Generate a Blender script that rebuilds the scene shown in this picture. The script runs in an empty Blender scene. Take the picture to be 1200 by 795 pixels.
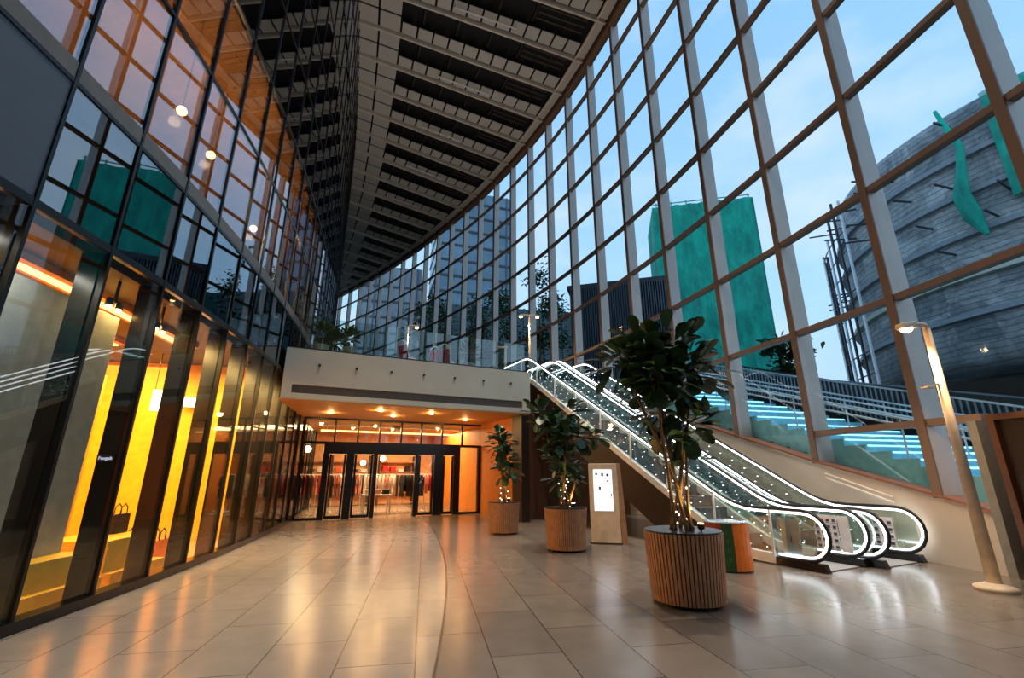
import bpy, math, random
from mathutils import Vector as V, Matrix
random.seed(7)
PI = math.pi
scn = bpy.context.scene
COL = scn.collection

# ------------------------------------------------------------------ helpers
class MB:
    """collects shapes, builds one mesh object"""
    def __init__(self): self.v = []; self.f = []; self.mi = []; self.cur = 0
    def add(self, vs, fs):
        o = len(self.v); self.v += [tuple(p) for p in vs]
        for f in fs: self.f.append(tuple(i + o for i in f)); self.mi.append(self.cur)
        return self
    def par(self, o, a, b, c):
        o, a, b, c = V(o), V(a), V(b), V(c)
        vs = [o, o+a, o+a+b, o+b, o+c, o+a+c, o+a+b+c, o+b+c]
        fs = [(0,3,2,1),(4,5,6,7),(0,1,5,4),(1,2,6,5),(2,3,7,6),(3,0,4,7)]
        if a.cross(b).dot(c) < 0: fs = [tuple(reversed(f)) for f in fs]
        return self.add(vs, fs)
    def box(self, c, s, rz=0):
        cs, sn = math.cos(rz), math.sin(rz)
        a = V((cs*s[0], sn*s[0], 0)); b = V((-sn*s[1], cs*s[1], 0)); d = V((0,0,s[2]))
        return self.par(V(c) - (a+b+d)/2, a, b, d)
    def bar(self, p, q, w, h=None, up=(0,0,1)):
        p, q = V(p), V(q); h = h or w; d = q - p
        x = d.cross(V(up))
        if x.length < 1e-5: x = d.cross(V((1,0,0)))
        x.normalize(); y = x.cross(d).normalized()
        return self.par(p - x*w/2 - y*h/2, x*w, y*h, d)
    def hexa(self, vs):
        return self.add(vs, [(0,3,2,1),(4,5,6,7),(0,1,5,4),(1,2,6,5),(2,3,7,6),(3,0,4,7)])
    def prism(self, poly, z0, z1):
        n = len(poly)
        vs = [(p[0],p[1],z0) for p in poly] + [(p[0],p[1],z1) for p in poly]
        return self.add(vs, [tuple(reversed(range(n))), tuple(range(n,2*n))] + [(i,(i+1)%n,n+(i+1)%n,n+i) for i in range(n)])
    def tube(self, pts, r, n=8, closed=False, cap=True):
        pts = [V(p) for p in pts]; m = len(pts); rs = r if isinstance(r,(list,tuple)) else [r]*m
        vs = []; pu = None
        for i,p in enumerate(pts):
            d = (pts[min(i+1,m-1)] - pts[max(i-1,0)]).normalized()
            if pu is None:
                u = d.cross(V((0,0,1)))
                if u.length < 1e-3: u = d.cross(V((1,0,0)))
            else:
                u = pu - d*pu.dot(d)
            u.normalize(); w = d.cross(u); pu = u
            for k in range(n):
                a = 2*PI*k/n; vs.append(p + (u*math.cos(a) + w*math.sin(a))*rs[i])
        fs = []
        for i in range(m-1):
            for k in range(n):
                a = i*n+k; b = i*n+(k+1)%n; fs.append((a,a+n,b+n,b))
        if cap: fs.append(tuple(range(n))); fs.append(tuple(reversed(range((m-1)*n,m*n))))
        return self.add(vs, fs)
    def lathe(self, prof, n=24, c=(0,0,0)):
        vs = []; m = len(prof)
        for r,z in prof:
            for k in range(n):
                a = 2*PI*k/n; vs.append((c[0]+r*math.cos(a), c[1]+r*math.sin(a), c[2]+z))
        fs = [(i*n+k, i*n+(k+1)%n, (i+1)*n+(k+1)%n, (i+1)*n+k) for i in range(m-1) for k in range(n)]
        fs.append(tuple(reversed(range(n)))); fs.append(tuple(range((m-1)*n, m*n)))
        return self.add(vs, fs)
    def ball(self, c, r, n=8):
        return self.lathe([(r*max(.02,math.sin(PI*i/n)), -r*math.cos(PI*i/n)) for i in range(n+1)], n+2, c)
    def mesh(self, name, mats, smooth=False):
        me = bpy.data.meshes.new(name); me.from_pydata(self.v, [], self.f)
        for m in (mats if isinstance(mats,(list,tuple)) else [mats]): me.materials.append(m)
        for p,i in zip(me.polygons, self.mi): p.material_index = i; p.use_smooth = smooth
        me.update(); return me
    def build(self, name, mats, parent=None, smooth=False, bevel=0):
        o = bpy.data.objects.new(name, self.mesh(name, mats, smooth)); COL.objects.link(o)
        if parent is not None: o.parent = parent
        if bevel:
            b = o.modifiers.new('bevel','BEVEL'); b.width = bevel; b.segments = 2; b.limit_method = 'ANGLE'
        return o

def tag(o, label=None, cat=None, group=None, kind=None):
    if label: o['label'] = label
    if cat: o['category'] = cat
    if group: o['group'] = group
    if kind: o['kind'] = kind
    return o
def empty(name, loc=(0,0,0), rz=0):
    o = bpy.data.objects.new(name, None); COL.objects.link(o); o.location = loc; o.rotation_euler = (0,0,rz)
    o.empty_display_size = .1; return o
def thing(name, label, cat, loc=(0,0,0), rz=0, group=None):
    return tag(empty(name, loc, rz), label, cat, group)
def copy_tree(o, parent=None):
    c = o.copy(); COL.objects.link(c)
    if parent is not None: c.parent = parent
    for ch in list(o.children): copy_tree(ch, c)
    return c
def struct(o): o['kind'] = 'structure'; return o

# ------------------------------------------------------------------ materials
def lin(*c): return tuple((x/255/12.92 if x/255 <= .04045 else ((x/255+.055)/1.055)**2.4) for x in c) + (1,)
def nodes(name):
    m = bpy.data.materials.new(name); m.use_nodes = True; nt = m.node_tree
    return m, nt, nt.nodes, nt.links
def pm(name, rgb, rough=.5, metal=0, var=.12, scale=6, bump=0, spec=.5):
    m, nt, N, L = nodes(name); b = N['Principled BSDF']; c = lin(*rgb)
    b.inputs['Roughness'].default_value = rough; b.inputs['Metallic'].default_value = metal
    b.inputs['Specular IOR Level'].default_value = spec
    tc = N.new('ShaderNodeTexCoord'); no = N.new('ShaderNodeTexNoise'); no.inputs['Scale'].default_value = scale; no.inputs['Detail'].default_value = 4
    L.new(tc.outputs['Object'], no.inputs['Vector'])
    r = N.new('ShaderNodeValToRGB'); r.color_ramp.elements[0].position = .3; r.color_ramp.elements[1].position = .7
    r.color_ramp.elements[0].color = tuple(x*(1-var) for x in c[:3]) + (1,)
    r.color_ramp.elements[1].color = tuple(min(1,x*(1+var)) for x in c[:3]) + (1,)
    L.new(no.outputs['Fac'], r.inputs['Fac']); L.new(r.outputs['Color'], b.inputs['Base Color'])
    if bump:
        bp = N.new('ShaderNodeBump'); bp.inputs['Strength'].default_value = bump; bp.inputs['Distance'].default_value = .02
        L.new(no.outputs['Fac'], bp.inputs['Height']); L.new(bp.outputs['Normal'], b.inputs['Normal'])
    return m
def em(name, rgb, s):
    m, nt, N, L = nodes(name); N.remove(N['Principled BSDF']); e = N.new('ShaderNodeEmission')
    e.inputs['Color'].default_value = lin(*rgb); e.inputs['Strength'].default_value = s
    L.new(e.outputs[0], N['Material Output'].inputs['Surface']); return m
def glass(name, tint, refl, edge=.5, rcol=(255,255,255), rough=0.0):
    m, nt, N, L = nodes(name); N.remove(N['Principled BSDF'])
    t = N.new('ShaderNodeBsdfTransparent'); t.inputs['Color'].default_value = lin(*tint)
    g = N.new('ShaderNodeBsdfGlossy'); g.inputs['Color'].default_value = lin(*rcol); g.inputs['Roughness'].default_value = rough
    lw = N.new('ShaderNodeLayerWeight'); lw.inputs['Blend'].default_value = .5
    pw = N.new('ShaderNodeMath'); pw.operation = 'POWER'; pw.inputs[1].default_value = 4; L.new(lw.outputs['Facing'], pw.inputs[0])
    ma = N.new('ShaderNodeMath'); ma.operation = 'MULTIPLY_ADD'; ma.inputs[1].default_value = edge; ma.inputs[2].default_value = refl
    L.new(pw.outputs[0], ma.inputs[0])
    mx = N.new('ShaderNodeMixShader'); L.new(ma.outputs[0], mx.inputs[0]); L.new(t.outputs[0], mx.inputs[1]); L.new(g.outputs[0], mx.inputs[2])
    L.new(mx.outputs[0], N['Material Output'].inputs['Surface']); return m
def tiles(name, c1, c2, mortar, ang, w, h, rough, offs=.5):
    m, nt, N, L = nodes(name); b = N['Principled BSDF']
    tc = N.new('ShaderNodeTexCoord'); mp = N.new('ShaderNodeMapping'); mp.inputs['Rotation'].default_value = (0,0,ang)
    L.new(tc.outputs['Object'], mp.inputs['Vector'])
    br = N.new('ShaderNodeTexBrick'); br.offset = offs; br.inputs['Scale'].default_value = 1
    br.inputs['Brick Width'].default_value = w; br.inputs['Row Height'].default_value = h
    br.inputs['Mortar Size'].default_value = .006; br.inputs['Mortar Smooth'].default_value = .2; br.inputs['Bias'].default_value = 0
    br.inputs['Color1'].default_value = lin(*c1); br.inputs['Color2'].default_value = lin(*c2); br.inputs['Mortar'].default_value = lin(*mortar)
    L.new(mp.outputs[0], br.inputs['Vector'])
    no = N.new('ShaderNodeTexNoise'); no.inputs['Scale'].default_value = 3.5; no.inputs['Detail'].default_value = 6
    L.new(mp.outputs[0], no.inputs['Vector'])
    mx = N.new('ShaderNodeMix'); mx.data_type = 'RGBA'; mx.blend_type = 'MULTIPLY'; mx.inputs[0].default_value = .3
    L.new(br.outputs['Color'], mx.inputs[6]); L.new(no.outputs['Fac'], mx.inputs[7]); L.new(mx.outputs[2], b.inputs['Base Color'])
    mr = N.new('ShaderNodeMapRange'); mr.inputs[3].default_value = rough-.05; mr.inputs[4].default_value = rough+.07
    L.new(no.outputs['Fac'], mr.inputs[0]); L.new(mr.outputs[0], b.inputs['Roughness'])
    bp = N.new('ShaderNodeBump'); bp.inputs['Strength'].default_value = .25; bp.inputs['Distance'].default_value = .004; bp.invert = True
    L.new(br.outputs['Fac'], bp.inputs['Height']); L.new(bp.outputs[0], b.inputs['Normal'])
    b.inputs['Specular IOR Level'].default_value = .55
    return m
def stripes(name, c1, c2, axis, scale, rough=.6, dist=0, sharp=(.45,.55)):
    m, nt, N, L = nodes(name); b = N['Principled BSDF']; b.inputs['Roughness'].default_value = rough
    tc = N.new('ShaderNodeTexCoord'); w = N.new('ShaderNodeTexWave'); w.bands_direction = axis
    w.inputs['Scale'].default_value = scale; w.inputs['Distortion'].default_value = dist; w.inputs['Detail'].default_value = 3
    L.new(tc.outputs['Object'], w.inputs['Vector'])
    r = N.new('ShaderNodeValToRGB'); r.color_ramp.elements[0].position = sharp[0]; r.color_ramp.elements[1].position = sharp[1]
    r.color_ramp.elements[0].color = lin(*c1); r.color_ramp.elements[1].color = lin(*c2)
    L.new(w.outputs['Fac'], r.inputs['Fac']); L.new(r.outputs[0], b.inputs['Base Color']); return m

M = dict(
    floor_dark = tiles('floor_tile_dark', (134,124,113), (119,110,102), (52,44,38), math.radians(-100.4), 1.34, .67, .22),
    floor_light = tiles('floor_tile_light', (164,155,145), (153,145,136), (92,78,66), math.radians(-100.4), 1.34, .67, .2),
    border = pm('floor_border_strip', (70,60,54), .3),
    shopfloor = pm('shop_floor', (190,150,110), .3),
    deck = pm('deck_floor', (120,115,110), .4),
    fin = pm('black_fin', (16,15,15), .25, 0, .2),
    mull = pm('dark_mullion', (26,27,30), .3, .3, .1),
    cap = pm('mullion_cap', (70,72,76), .3, .8, .1),
    column = pm('column_metal', (206,190,178), .42, .15, .05, 2),
    transom = pm('transom_metal', (134,110,94), .45, .15, .05, 2),
    sill = pm('sill_metal', (150,96,66), .4, .2, .08),
    parapet = pm('parapet_plaster', (206,190,170), .6, 0, .05, 1.5),
    rgl = glass('window_glass', (243,248,248), .015, .10),
    lgl_up = glass('facade_glass_upper', (190,190,190), .24, .5, (235,240,246)),
    lgl_lo = glass('shop_glass', (246,248,246), .04, .22),
    bal = glass('balustrade_glass', (232,242,240), .09, .35),
    store = glass('store_glass', (245,245,242), .03, .2),
    opaque = pm('grey_spandrel', (78,88,100), .45, 0, .05),
    ceil_plate = pm('ceiling_void', (16,12,10), .8),
    tile = stripes('ceiling_tile', (206,198,188), (176,168,158), 'X', 9, .75, 1.5),
    rib = pm('ceiling_rib', (214,200,180), .5),
    louvre = pm('ceiling_louvre', (62,46,36), .6),
    cornice = pm('cornice', (120,86,60), .5),
    concrete = pm('fascia_plaster', (186,190,176), .6, 0, .05, 1.2),
    groove = pm('fascia_groove', (96,90,84), .6),
    soffit = pm('soffit', (214,150,84), .6),
    orange = pm('orange_wall', (206,124,48), .5),
    brown = pm('brown_wall', (104,66,44), .6, 0, .12, 2),
    darkbrown = pm('dark_brown', (44,28,20), .4),
    portalwood = pm('portal_wood', (98,60,38), .45, 0, .15, 3),
    wood = pm('slat_wood', (180,130,92), .5, 0, .18, 9),
    soil = pm('soil', (40,28,20), .9, 0, .4, 40, .6),
    bark = pm('bark', (120,92,62), .8, 0, .3, 30, .4),
    leaf = pm('fig_leaf', (50,78,46), .35, 0, .35, 5),
    leaf2 = pm('leaf_pale', (74,104,62), .45, 0, .3, 5),
    white = pm('white_paint', (232,228,220), .4),
    cream = pm('cream_paint', (226,206,178), .4),
    steel = pm('steel', (190,192,194), .25, .9, .05),
    dsteel = pm('dark_steel', (60,62,66), .35, .7, .1),
    rubber = pm('handrail_rubber', (22,22,24), .35),
    step = stripes('step_tread', (128,132,136), (70,72,75), 'X', 30, .4),
    led = em('led_white', (244,250,255), 7),
    leddot = em('led_dot', (236,246,255), 6),
    cyan = em('led_cyan', (150,228,255), 2.4),
    warm = em('warm_lamp', (255,190,110), 30),
    warmsoft = em('warm_strip', (255,200,120), 3.2),
    whitelamp = em('white_lamp', (255,236,200), 9),
    screen = em('screen_light', (248,246,255), 1.25),
    ink = pm('ink', (70,64,84), .6),
    paper = pm('paper', (226,222,224), .6),
    redink = pm('red_ink', (190,60,40), .6),
    binorange = pm('bin_orange', (240,128,36), .4),
    bingreen = pm('bin_green', (40,88,50), .5),
    binred = pm('bin_brown_red', (150,64,36), .5),
    yellow = pm('shop_yellow', (238,176,40), .5),
    yolive = pm('plinth_yellow', (206,164,26), .45),
    board = pm('grey_board', (158,160,148), .6),
    shopdark = pm('shop_dark', (58,42,30), .6),
    peach = pm('store_wall', (226,176,130), .6),
    black = pm('black_cloth', (20,19,20), .7),
    pink = pm('coral_cloth', (214,92,70), .7),
    red = pm('red_cloth', (186,30,44), .7),
    whitecloth = pm('white_cloth', (222,210,200), .7),
    rose = pm('rose_cloth', (196,140,130), .7),
    asphalt = pm('asphalt', (70,74,80), .8),
    stair = pm('stair_glow_tint', (146,214,226), .6),  # cyan LED glow on the steps put into the stone's colour
    rail = pm('white_rail', (226,232,238), .35, .2),
    fence = pm('fence_bar', (48,50,58), .5),
    retain = pm('retaining_wall', (34,52,58), .7),
    colshade = pm('column_shade_brown', (126,102,84), .45, .1, .06, 2),  # dim, warm shade of the columns' hall side put into this brown
    ledge = pm('grey_ledge', (136,144,152), .6),
    palebar = pm('pale_bar', (136,146,156), .4, .3),
    postgrey = pm('grey_post', (132,128,118), .5),
    plate = pm('comb_metal', (150,150,150), .45, .2, .05),
    slabedge = pm('slab_edge', (104,103,98), .5),
    net = None, bldg = None)

def net_mat():
    m, nt, N, L = nodes('green_netting'); b = N['Principled BSDF']; b.inputs['Roughness'].default_value = .8
    tc = N.new('ShaderNodeTexCoord'); mp = N.new('ShaderNodeMapping'); mp.inputs['Scale'].default_value = (1,1,.4)
    L.new(tc.outputs['Object'], mp.inputs['Vector'])
    n = N.new('ShaderNodeTexNoise'); n.inputs['Scale'].default_value = .5; n.inputs['Detail'].default_value = 8; n.inputs['Roughness'].default_value = .7
    L.new(mp.outputs[0], n.inputs['Vector'])
    r = N.new('ShaderNodeValToRGB'); r.color_ramp.elements[0].position = .3; r.color_ramp.elements[1].position = .7
    r.color_ramp.elements[0].color = lin(0,118,104); r.color_ramp.elements[1].color = lin(16,206,176)
    L.new(n.outputs['Fac'], r.inputs[0]); L.new(r.outputs[0], b.inputs['Base Color'])
    bp = N.new('ShaderNodeBump'); bp.inputs['Distance'].default_value = .6; L.new(n.outputs['Fac'], bp.inputs['Height']); L.new(bp.outputs[0], b.inputs['Normal'])
    return m
M['net'] = net_mat()
def thin_net():
    m = net_mat(); m.name = 'torn_netting'; nt = m.node_tree; N, L = nt.nodes, nt.links
    t = N.new('ShaderNodeBsdfTransparent'); x = N.new('ShaderNodeMixShader'); b = N['Principled BSDF']
    n = N.new('ShaderNodeTexNoise'); n.inputs['Scale'].default_value = .6; n.inputs['Detail'].default_value = 5; tc = N.new('ShaderNodeTexCoord'); L.new(tc.outputs['Object'], n.inputs['Vector'])
    r = N.new('ShaderNodeMapRange'); r.inputs[1].default_value = .35; r.inputs[2].default_value = .65; r.inputs[3].default_value = .35; r.inputs[4].default_value = .9; L.new(n.outputs['Fac'], r.inputs[0])
    L.new(r.outputs[0], x.inputs[0]); L.new(t.outputs[0], x.inputs[1]); L.new(b.outputs[0], x.inputs[2]); L.new(x.outputs[0], N['Material Output'].inputs['Surface']); return m
M['net2'] = thin_net()
def bldg_mat():
    m, nt, N, L = nodes('unfinished_cladding'); b = N['Principled BSDF']; b.inputs['Roughness'].default_value = .6
    tc = N.new('ShaderNodeTexCoord')
    def ramp(src, c0, c1, p0, p1):
        r = N.new('ShaderNodeValToRGB'); e = r.color_ramp.elements; e[0].position = p0; e[1].position = p1; e[0].color = c0; e[1].color = c1
        L.new(src, r.inputs[0]); return r.outputs[0]
    def mul(a, c, f=1):
        x = N.new('ShaderNodeMix'); x.data_type = 'RGBA'; x.blend_type = 'MULTIPLY'; x.inputs[0].default_value = f; L.new(a, x.inputs[6]); L.new(c, x.inputs[7]); return x.outputs[2]
    n = N.new('ShaderNodeTexNoise'); n.inputs['Scale'].default_value = .55; n.inputs['Detail'].default_value = 10; n.inputs['Roughness'].default_value = .8; n.inputs['Distortion'].default_value = 1.2
    L.new(tc.outputs['Object'], n.inputs['Vector'])
    mp = N.new('ShaderNodeMapping'); mp.inputs['Scale'].default_value = (.5,.5,.42); L.new(tc.outputs['Object'], mp.inputs['Vector'])
    v = N.new('ShaderNodeTexVoronoi'); v.inputs['Scale'].default_value = 1; v.inputs['Randomness'].default_value = .6; v.distance = 'CHEBYCHEV'; L.new(mp.outputs[0], v.inputs['Vector'])
    sx = N.new('ShaderNodeSeparateColor'); L.new(v.outputs['Color'], sx.inputs[0])
    w = N.new('ShaderNodeTexWave'); w.bands_direction = 'Z'; w.inputs['Scale'].default_value = .9; w.inputs['Distortion'].default_value = 3; w.inputs['Detail'].default_value = 4; L.new(tc.outputs['Object'], w.inputs['Vector'])
    a = ramp(n.outputs['Fac'], lin(128,136,142), lin(236,238,238), .34, .66)
    a = mul(a, ramp(sx.outputs[0], (.55,.58,.6,1), (1,1,1,1), .1, .9)); a = mul(a, ramp(w.outputs['Fac'], (.5,.5,.5,1), (1,1,1,1), .02, .25), .8)
    L.new(a, b.inputs['Base Color'])
    bp = N.new('ShaderNodeBump'); bp.inputs['Distance'].default_value = .6; L.new(n.outputs['Fac'], bp.inputs['Height']); L.new(bp.outputs['Normal'], b.inputs['Normal'])
    return m
M['bldg'] = bldg_mat()

# ------------------------------------------------------------------ camera and frames
TILT = math.atan(156/533)
cam = bpy.data.cameras.new('camera'); co = bpy.data.objects.new('camera', cam); COL.objects.link(co)
cam.lens = 36*533/1200; cam.sensor_width = 36; cam.clip_end = 500; cam.clip_start = .05
EYE = 1.6
co.location = (0,0,EYE); co.rotation_euler = (PI/2 + TILT, 0, 0); scn.camera = co
def ray(u, v):
    up = 397.5 - v; c, s = math.cos(TILT), math.sin(TILT)
    return V((u-600, 533*c - up*s, 533*s + up*c))
def at_y(u, v, y):
    d = ray(u,v); return V((d.x/d.y*y, y, EYE + d.z/d.y*y))
Eh = V((-.4472,.8944,0)); Rh = V((.8944,.4472,0))           # along the escalators / across them
EANG = math.atan2(Rh.y, Rh.x)
def RE(r, e, z=0): return Rh*r + Eh*e + V((0,0,z))
def r_at(u, v, e):                                           # r where the pixel's ray meets the plane e = const
    d = ray(u,v); a = d.dot(Eh); k = e/a; return (d*k).dot(Rh)
# right glazed wall: polyline by arc length
RW0 = V((8.3,6.25,0)); DS = .1
def _rw():
    P = {0:(RW0.copy(), math.radians(7.3))}
    p = RW0.copy(); h = math.radians(7.3)
    for i in range(1, 801):
        s = i*DS; k = 1/65 if s < 31 else 1/125
        h += k*DS; p = p + V((-math.sin(h), math.cos(h), 0))*DS; P[i] = (p.copy(), h)
    p = RW0.copy(); h = math.radians(7.3)
    for i in range(1, 161):
        h -= DS/65; p = p - V((-math.sin(h), math.cos(h), 0))*DS; P[-i] = (p.copy(), h)
    return P
_R = _rw()
def RW(s, off=0, z=0):                                       # off > 0: outward
    p, h = _R[int(round(s/DS))]; n = V((math.cos(h), math.sin(h), 0)); return p + n*off + V((0,0,z))
def RWt(s): h = _R[int(round(s/DS))][1]; return V((-math.sin(h), math.cos(h), 0))
# left facade: polyline by arc length, s = 0 at the second mullion
LH = [(-14,3.5),(-1.2,4.5),(1,7),(3.3,10),(8,14.2),(14,18),(30,23),(62,29),(90,33)]
def _lh(q):
    for (a,h),(b,k) in zip(LH[:-1], LH[1:]):
        if q <= b: return math.radians(h + (k-h)*(q-a)/(b-a))
    return math.radians(LH[-1][1])
def _lw():
    P = {0:V((-5.21,5.34,0))}
    for i in range(850):
        h = _lh((i+.5)*DS); P[i+1] = P[i] + V((-math.sin(h), math.cos(h), 0))*DS
    for i in range(0,-140,-1):
        h = _lh((i-.5)*DS); P[i-1] = P[i] - V((-math.sin(h), math.cos(h), 0))*DS
    return P
_L = _lw()
def LWt(s): h = _lh(s); return V((-math.sin(h), math.cos(h), 0))
def LW(s, off=0, z=0):                                       # off > 0 into the hall
    f = s/DS; i = math.floor(f); p = _L[i].lerp(_L[i+1], f-i); h = _lh(s)
    return p + V((math.cos(h), math.sin(h), 0))*off + V((0,0,z))
def LWang(s): t = LWt(s); return math.atan2(t.y, t.x)
HC = 25.0                                                    # ceiling height
BAY = 2.6
def sill(s):
    z = .95 + .252*(s-1.75) if s < 5.2 else (1.82 + .305*(s-5.2) if s < 7.8 else 2.613 + .318*(s-7.8))
    return min(5.0, max(.9, z))

# ------------------------------------------------------------------ floor
m = MB(); S = [(-12+ .5*i) for i in range(150)]
OFF = 4.45
def xs(s): return (LW(s), LW(s,OFF), LW(s,OFF+.03))
for i in range(len(S)-1):
    a, b = S[i], S[i+1]
    A, B = xs(a), xs(b)
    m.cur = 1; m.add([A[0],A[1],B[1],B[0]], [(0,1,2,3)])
    m.cur = 2; m.add([A[1],A[2],B[2],B[1]], [(0,1,2,3)])
    m.cur = 0; m.add([A[2], LW(a,14.5), LW(b,14.5), B[2]], [(0,1,2,3)])
fl = struct(m.build('floor', [M['floor_dark'], M['floor_light'], M['border']]))
m = MB()
for i in range(len(S)-1):
    a, b = S[i], S[i+1]; m.add([LW(a,-9),LW(a,-.05),LW(b,-.05),LW(b,-9)], [(0,1,2,3)])
struct(m.build('floor_shop', M['shopfloor']))

# ------------------------------------------------------------------ right glazed wall
smin, smax = -10.4, 72.8
m = MB(); ss = [smin + .4*i for i in range(int((smax-smin)/.4)+1)]
for a, b in zip(ss[:-1], ss[1:]):
    if b <= -1.9 or a >= 1.5:
        za, zb = sill(a), sill(b)
        m.hexa([RW(a,-.12), RW(a,.22), RW(b,.22), RW(b,-.12), RW(a,-.12,za), RW(a,.22,za), RW(b,.22,zb), RW(b,-.12,zb)])
wr = struct(m.build('wall_right', M['parapet']))
m = MB()
for a, b in zip(ss[:-1], ss[1:]):
    if a >= 1.5:
        za, zb = sill(a), sill(b)
        m.hexa([RW(a,-.16,za), RW(a,.25,za), RW(b,.25,zb), RW(b,-.16,zb), RW(a,-.16,za+.05), RW(a,.25,za+.05), RW(b,.25,zb+.05), RW(b,-.16,zb+.05)])
struct(m.build('trim_1', M['sill']))
gw = struct(empty('window_1', RW(1.8,0,0)))
def wchild(o): return o
ROWS = [2.55*k - .05 for k in range(1,10)] + [HC]
inv = Matrix.Translation(-V(gw.location))
def under(o, par):                                           # parent keeping the world placement of absolute-coordinate meshes
    o.parent = par; o.matrix_parent_inverse = Matrix.Translation(-V(par.location)); return o
cols_i = list(range(-4, 29))
for i in cols_i:
    s = round(i*BAY,1); zb = sill(s) - .02 if not (-1.9 < s < 1.5) else 2.62
    t = RWt(s)
    m = MB(); m.par(RW(s,-.10,zb) - t*.08, t*.16, RW(s,.36)-RW(s,-.10), V((0,0,HC-zb)))
    c_ = under(m.build('column', M['column']), gw)
    MB().par(RW(s,-.125,zb) - t*.085, t*.17, RW(s,-.09)-RW(s,-.125), V((0,0,HC-zb))).build('shaded_face', M['colshade']).parent = c_; c_.children[0].matrix_parent_inverse = Matrix.Identity(4)  # thin plate carrying the hall side's shade as brown colour
for k, z in enumerate(ROWS[:-1]):
    m = MB(); st = 0
    for i in cols_i[:-1]:
        s0, s1 = round(i*BAY,1), round((i+1)*BAY,1)
        # where the sill is above this transom there is none
        zmid = (sill(s0)+sill(s1))/2
        if z < max(sill(s0), sill(s1)) + .05: continue
        if k == 0 and -2.7 < s0 < 0: continue
        if k == 0 and s0 == 0: s0 = 1.6
        m.hexa([RW(s0,-.08,z-.065), RW(s0,.11,z-.065), RW(s1,.11,z-.065), RW(s1,-.08,z-.065), RW(s0,-.08,z+.065), RW(s0,.11,z+.065), RW(s1,.11,z+.065), RW(s1,-.08,z+.065)])
    if m.v: under(m.build('transom', M['transom']), gw)
panes = []
for i in cols_i[:-1]:
    s0, s1 = round(i*BAY,1), round((i+1)*BAY,1)
    for k in range(10):
        z1 = ROWS[k]; z0 = ROWS[k-1] if k else 0
        a0, b0 = max(z0, sill(s0)), max(z0, sill(s1))
        if k == 0 and -2.7 < s0 < 1: continue
        if z1 < max(a0,b0) + .06: continue
        panes.append((abs(i-1)+abs(k-3)*.6, [RW(s0,.02,a0), RW(s0,.05,a0), RW(s1,.05,b0), RW(s1,.02,b0), RW(s0,.02,z1), RW(s0,.05,z1), RW(s1,.05,z1), RW(s1,.02,z1)]))
panes.sort(key=lambda p: p[0])
for d, vs in panes[:100]: under(MB().hexa(vs).build('pane', M['rgl']), gw)
m = MB()
for d, vs in panes[100:]: m.hexa(vs)
tag(under(m.build('distant_panes', M['rgl']), gw), kind='stuff')

# doorway portal at the right edge
t0 = RW(1.45); tt = RWt(0); nn = V((tt.y,-tt.x,0))
pr = struct(empty('door_1', RW(0)))
m = MB()
for s in (-1.75, 1.45):
    m.par(RW(s,-.2)-tt*.05, tt*.1, nn*.5, V((0,0,2.5)))
m.par(RW(-1.75,-.2,2.42)-tt*.05, RW(1.45)-RW(-1.75)+tt*.1, nn*.5, V((0,0,.1)))
under(m.build('door_frame', M['portalwood']), pr)
m = MB()
m.par(RW(-1.7,-.12,0), RW(1.4)-RW(-1.7), nn*.06, V((0,0,2.45)))
under(m.build('door_panel', M['darkbrown']), pr)
m = MB()
m.par(RW(1.55,-.22,0), tt*.14, nn*.5, V((0,0,2.44)))
under(m.build('door_post', M['postgrey']), pr)

# handrail on the parapet
m = MB()
ps = [RW(3.4+.3*i,-.2, 1.02+.3*(.3*i)) for i in range(6)]
m.tube(ps, .02, 8); m.tube([p+V((0,0,.1)) for p in ps], .02, 8)
for i in (1,4): m.bar(ps[i], ps[i] + (RW(2)-RW(2,-.2))*.55 - V((0,0,.04)), .018)
hr = m.build('wall_handrail', M['steel'], smooth=True); hr.data.materials[0] = M['white']; tag(hr, 'short sloping pale handrail fixed on the beige parapet under the glass', 'handrail')

# ------------------------------------------------------------------ left facade
HL = HC + .6
fac = struct(empty('window_2', LW(0)))
LROWS = [.12, 4.36, 5.97, 8.35, 10.4, 12.6, 14.8, 17.2, 19.8, 22.4, HL]
NB = range(-4, 58)
for i in NB:
    s = 1.1*i; t = LWt(s); n = LW(s,1)-LW(s)
    m = MB(); m.par(LW(s,-.05,.0) - t*.022, t*.044, n*.085, V((0,0,HL)))
    under(m.build('mullion', M['mull']), fac)
m = MB()
S2 = [1.1*i for i in NB]
for z in LROWS[1:-1]:
    w = .028 if z != 4.36 else .05
    for a, b in zip(S2[:-1], S2[1:]):
        m2 = [LW(a,-.04,z-w), LW(a,.03,z-w), LW(b,.03,z-w), LW(b,-.04,z-w), LW(a,-.04,z+w), LW(a,.03,z+w), LW(b,.03,z+w), LW(b,-.04,z+w)]
        m.hexa(m2)
    under(m.build('transom', M['mull']), fac); m = MB()
for a, b in zip(S2[:-1], S2[1:]):
    m.hexa([LW(a,-.1,0), LW(a,.1,0), LW(b,.1,0), LW(b,-.1,0), LW(a,-.1,.12), LW(a,.1,.12), LW(b,.1,.12), LW(b,-.1,.12)])
struct(m.build('baseboard_left', M['fin']))
lp = []
for i in list(NB)[:-1]:
    a, b = 1.1*i, 1.1*(i+1)
    for k in range(10):
        z0, z1 = LROWS[k], LROWS[k+1]
        vs = lambda o0,o1: [LW(a,o0,z0), LW(a,o1,z0), LW(b,o1,z0), LW(b,o0,z0), LW(a,o0,z1), LW(a,o1,z1), LW(b,o1,z1), LW(b,o0,z1)]
        mat = 'lgl_lo' if k == 0 else 'lgl_up'
        if k == 1 and i == -2: mat = 'opaque'
        lp.append((abs(i-1) + 1.2*k, mat, vs(-.005,.012)))
lp.sort(key=lambda p: p[0])
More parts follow.
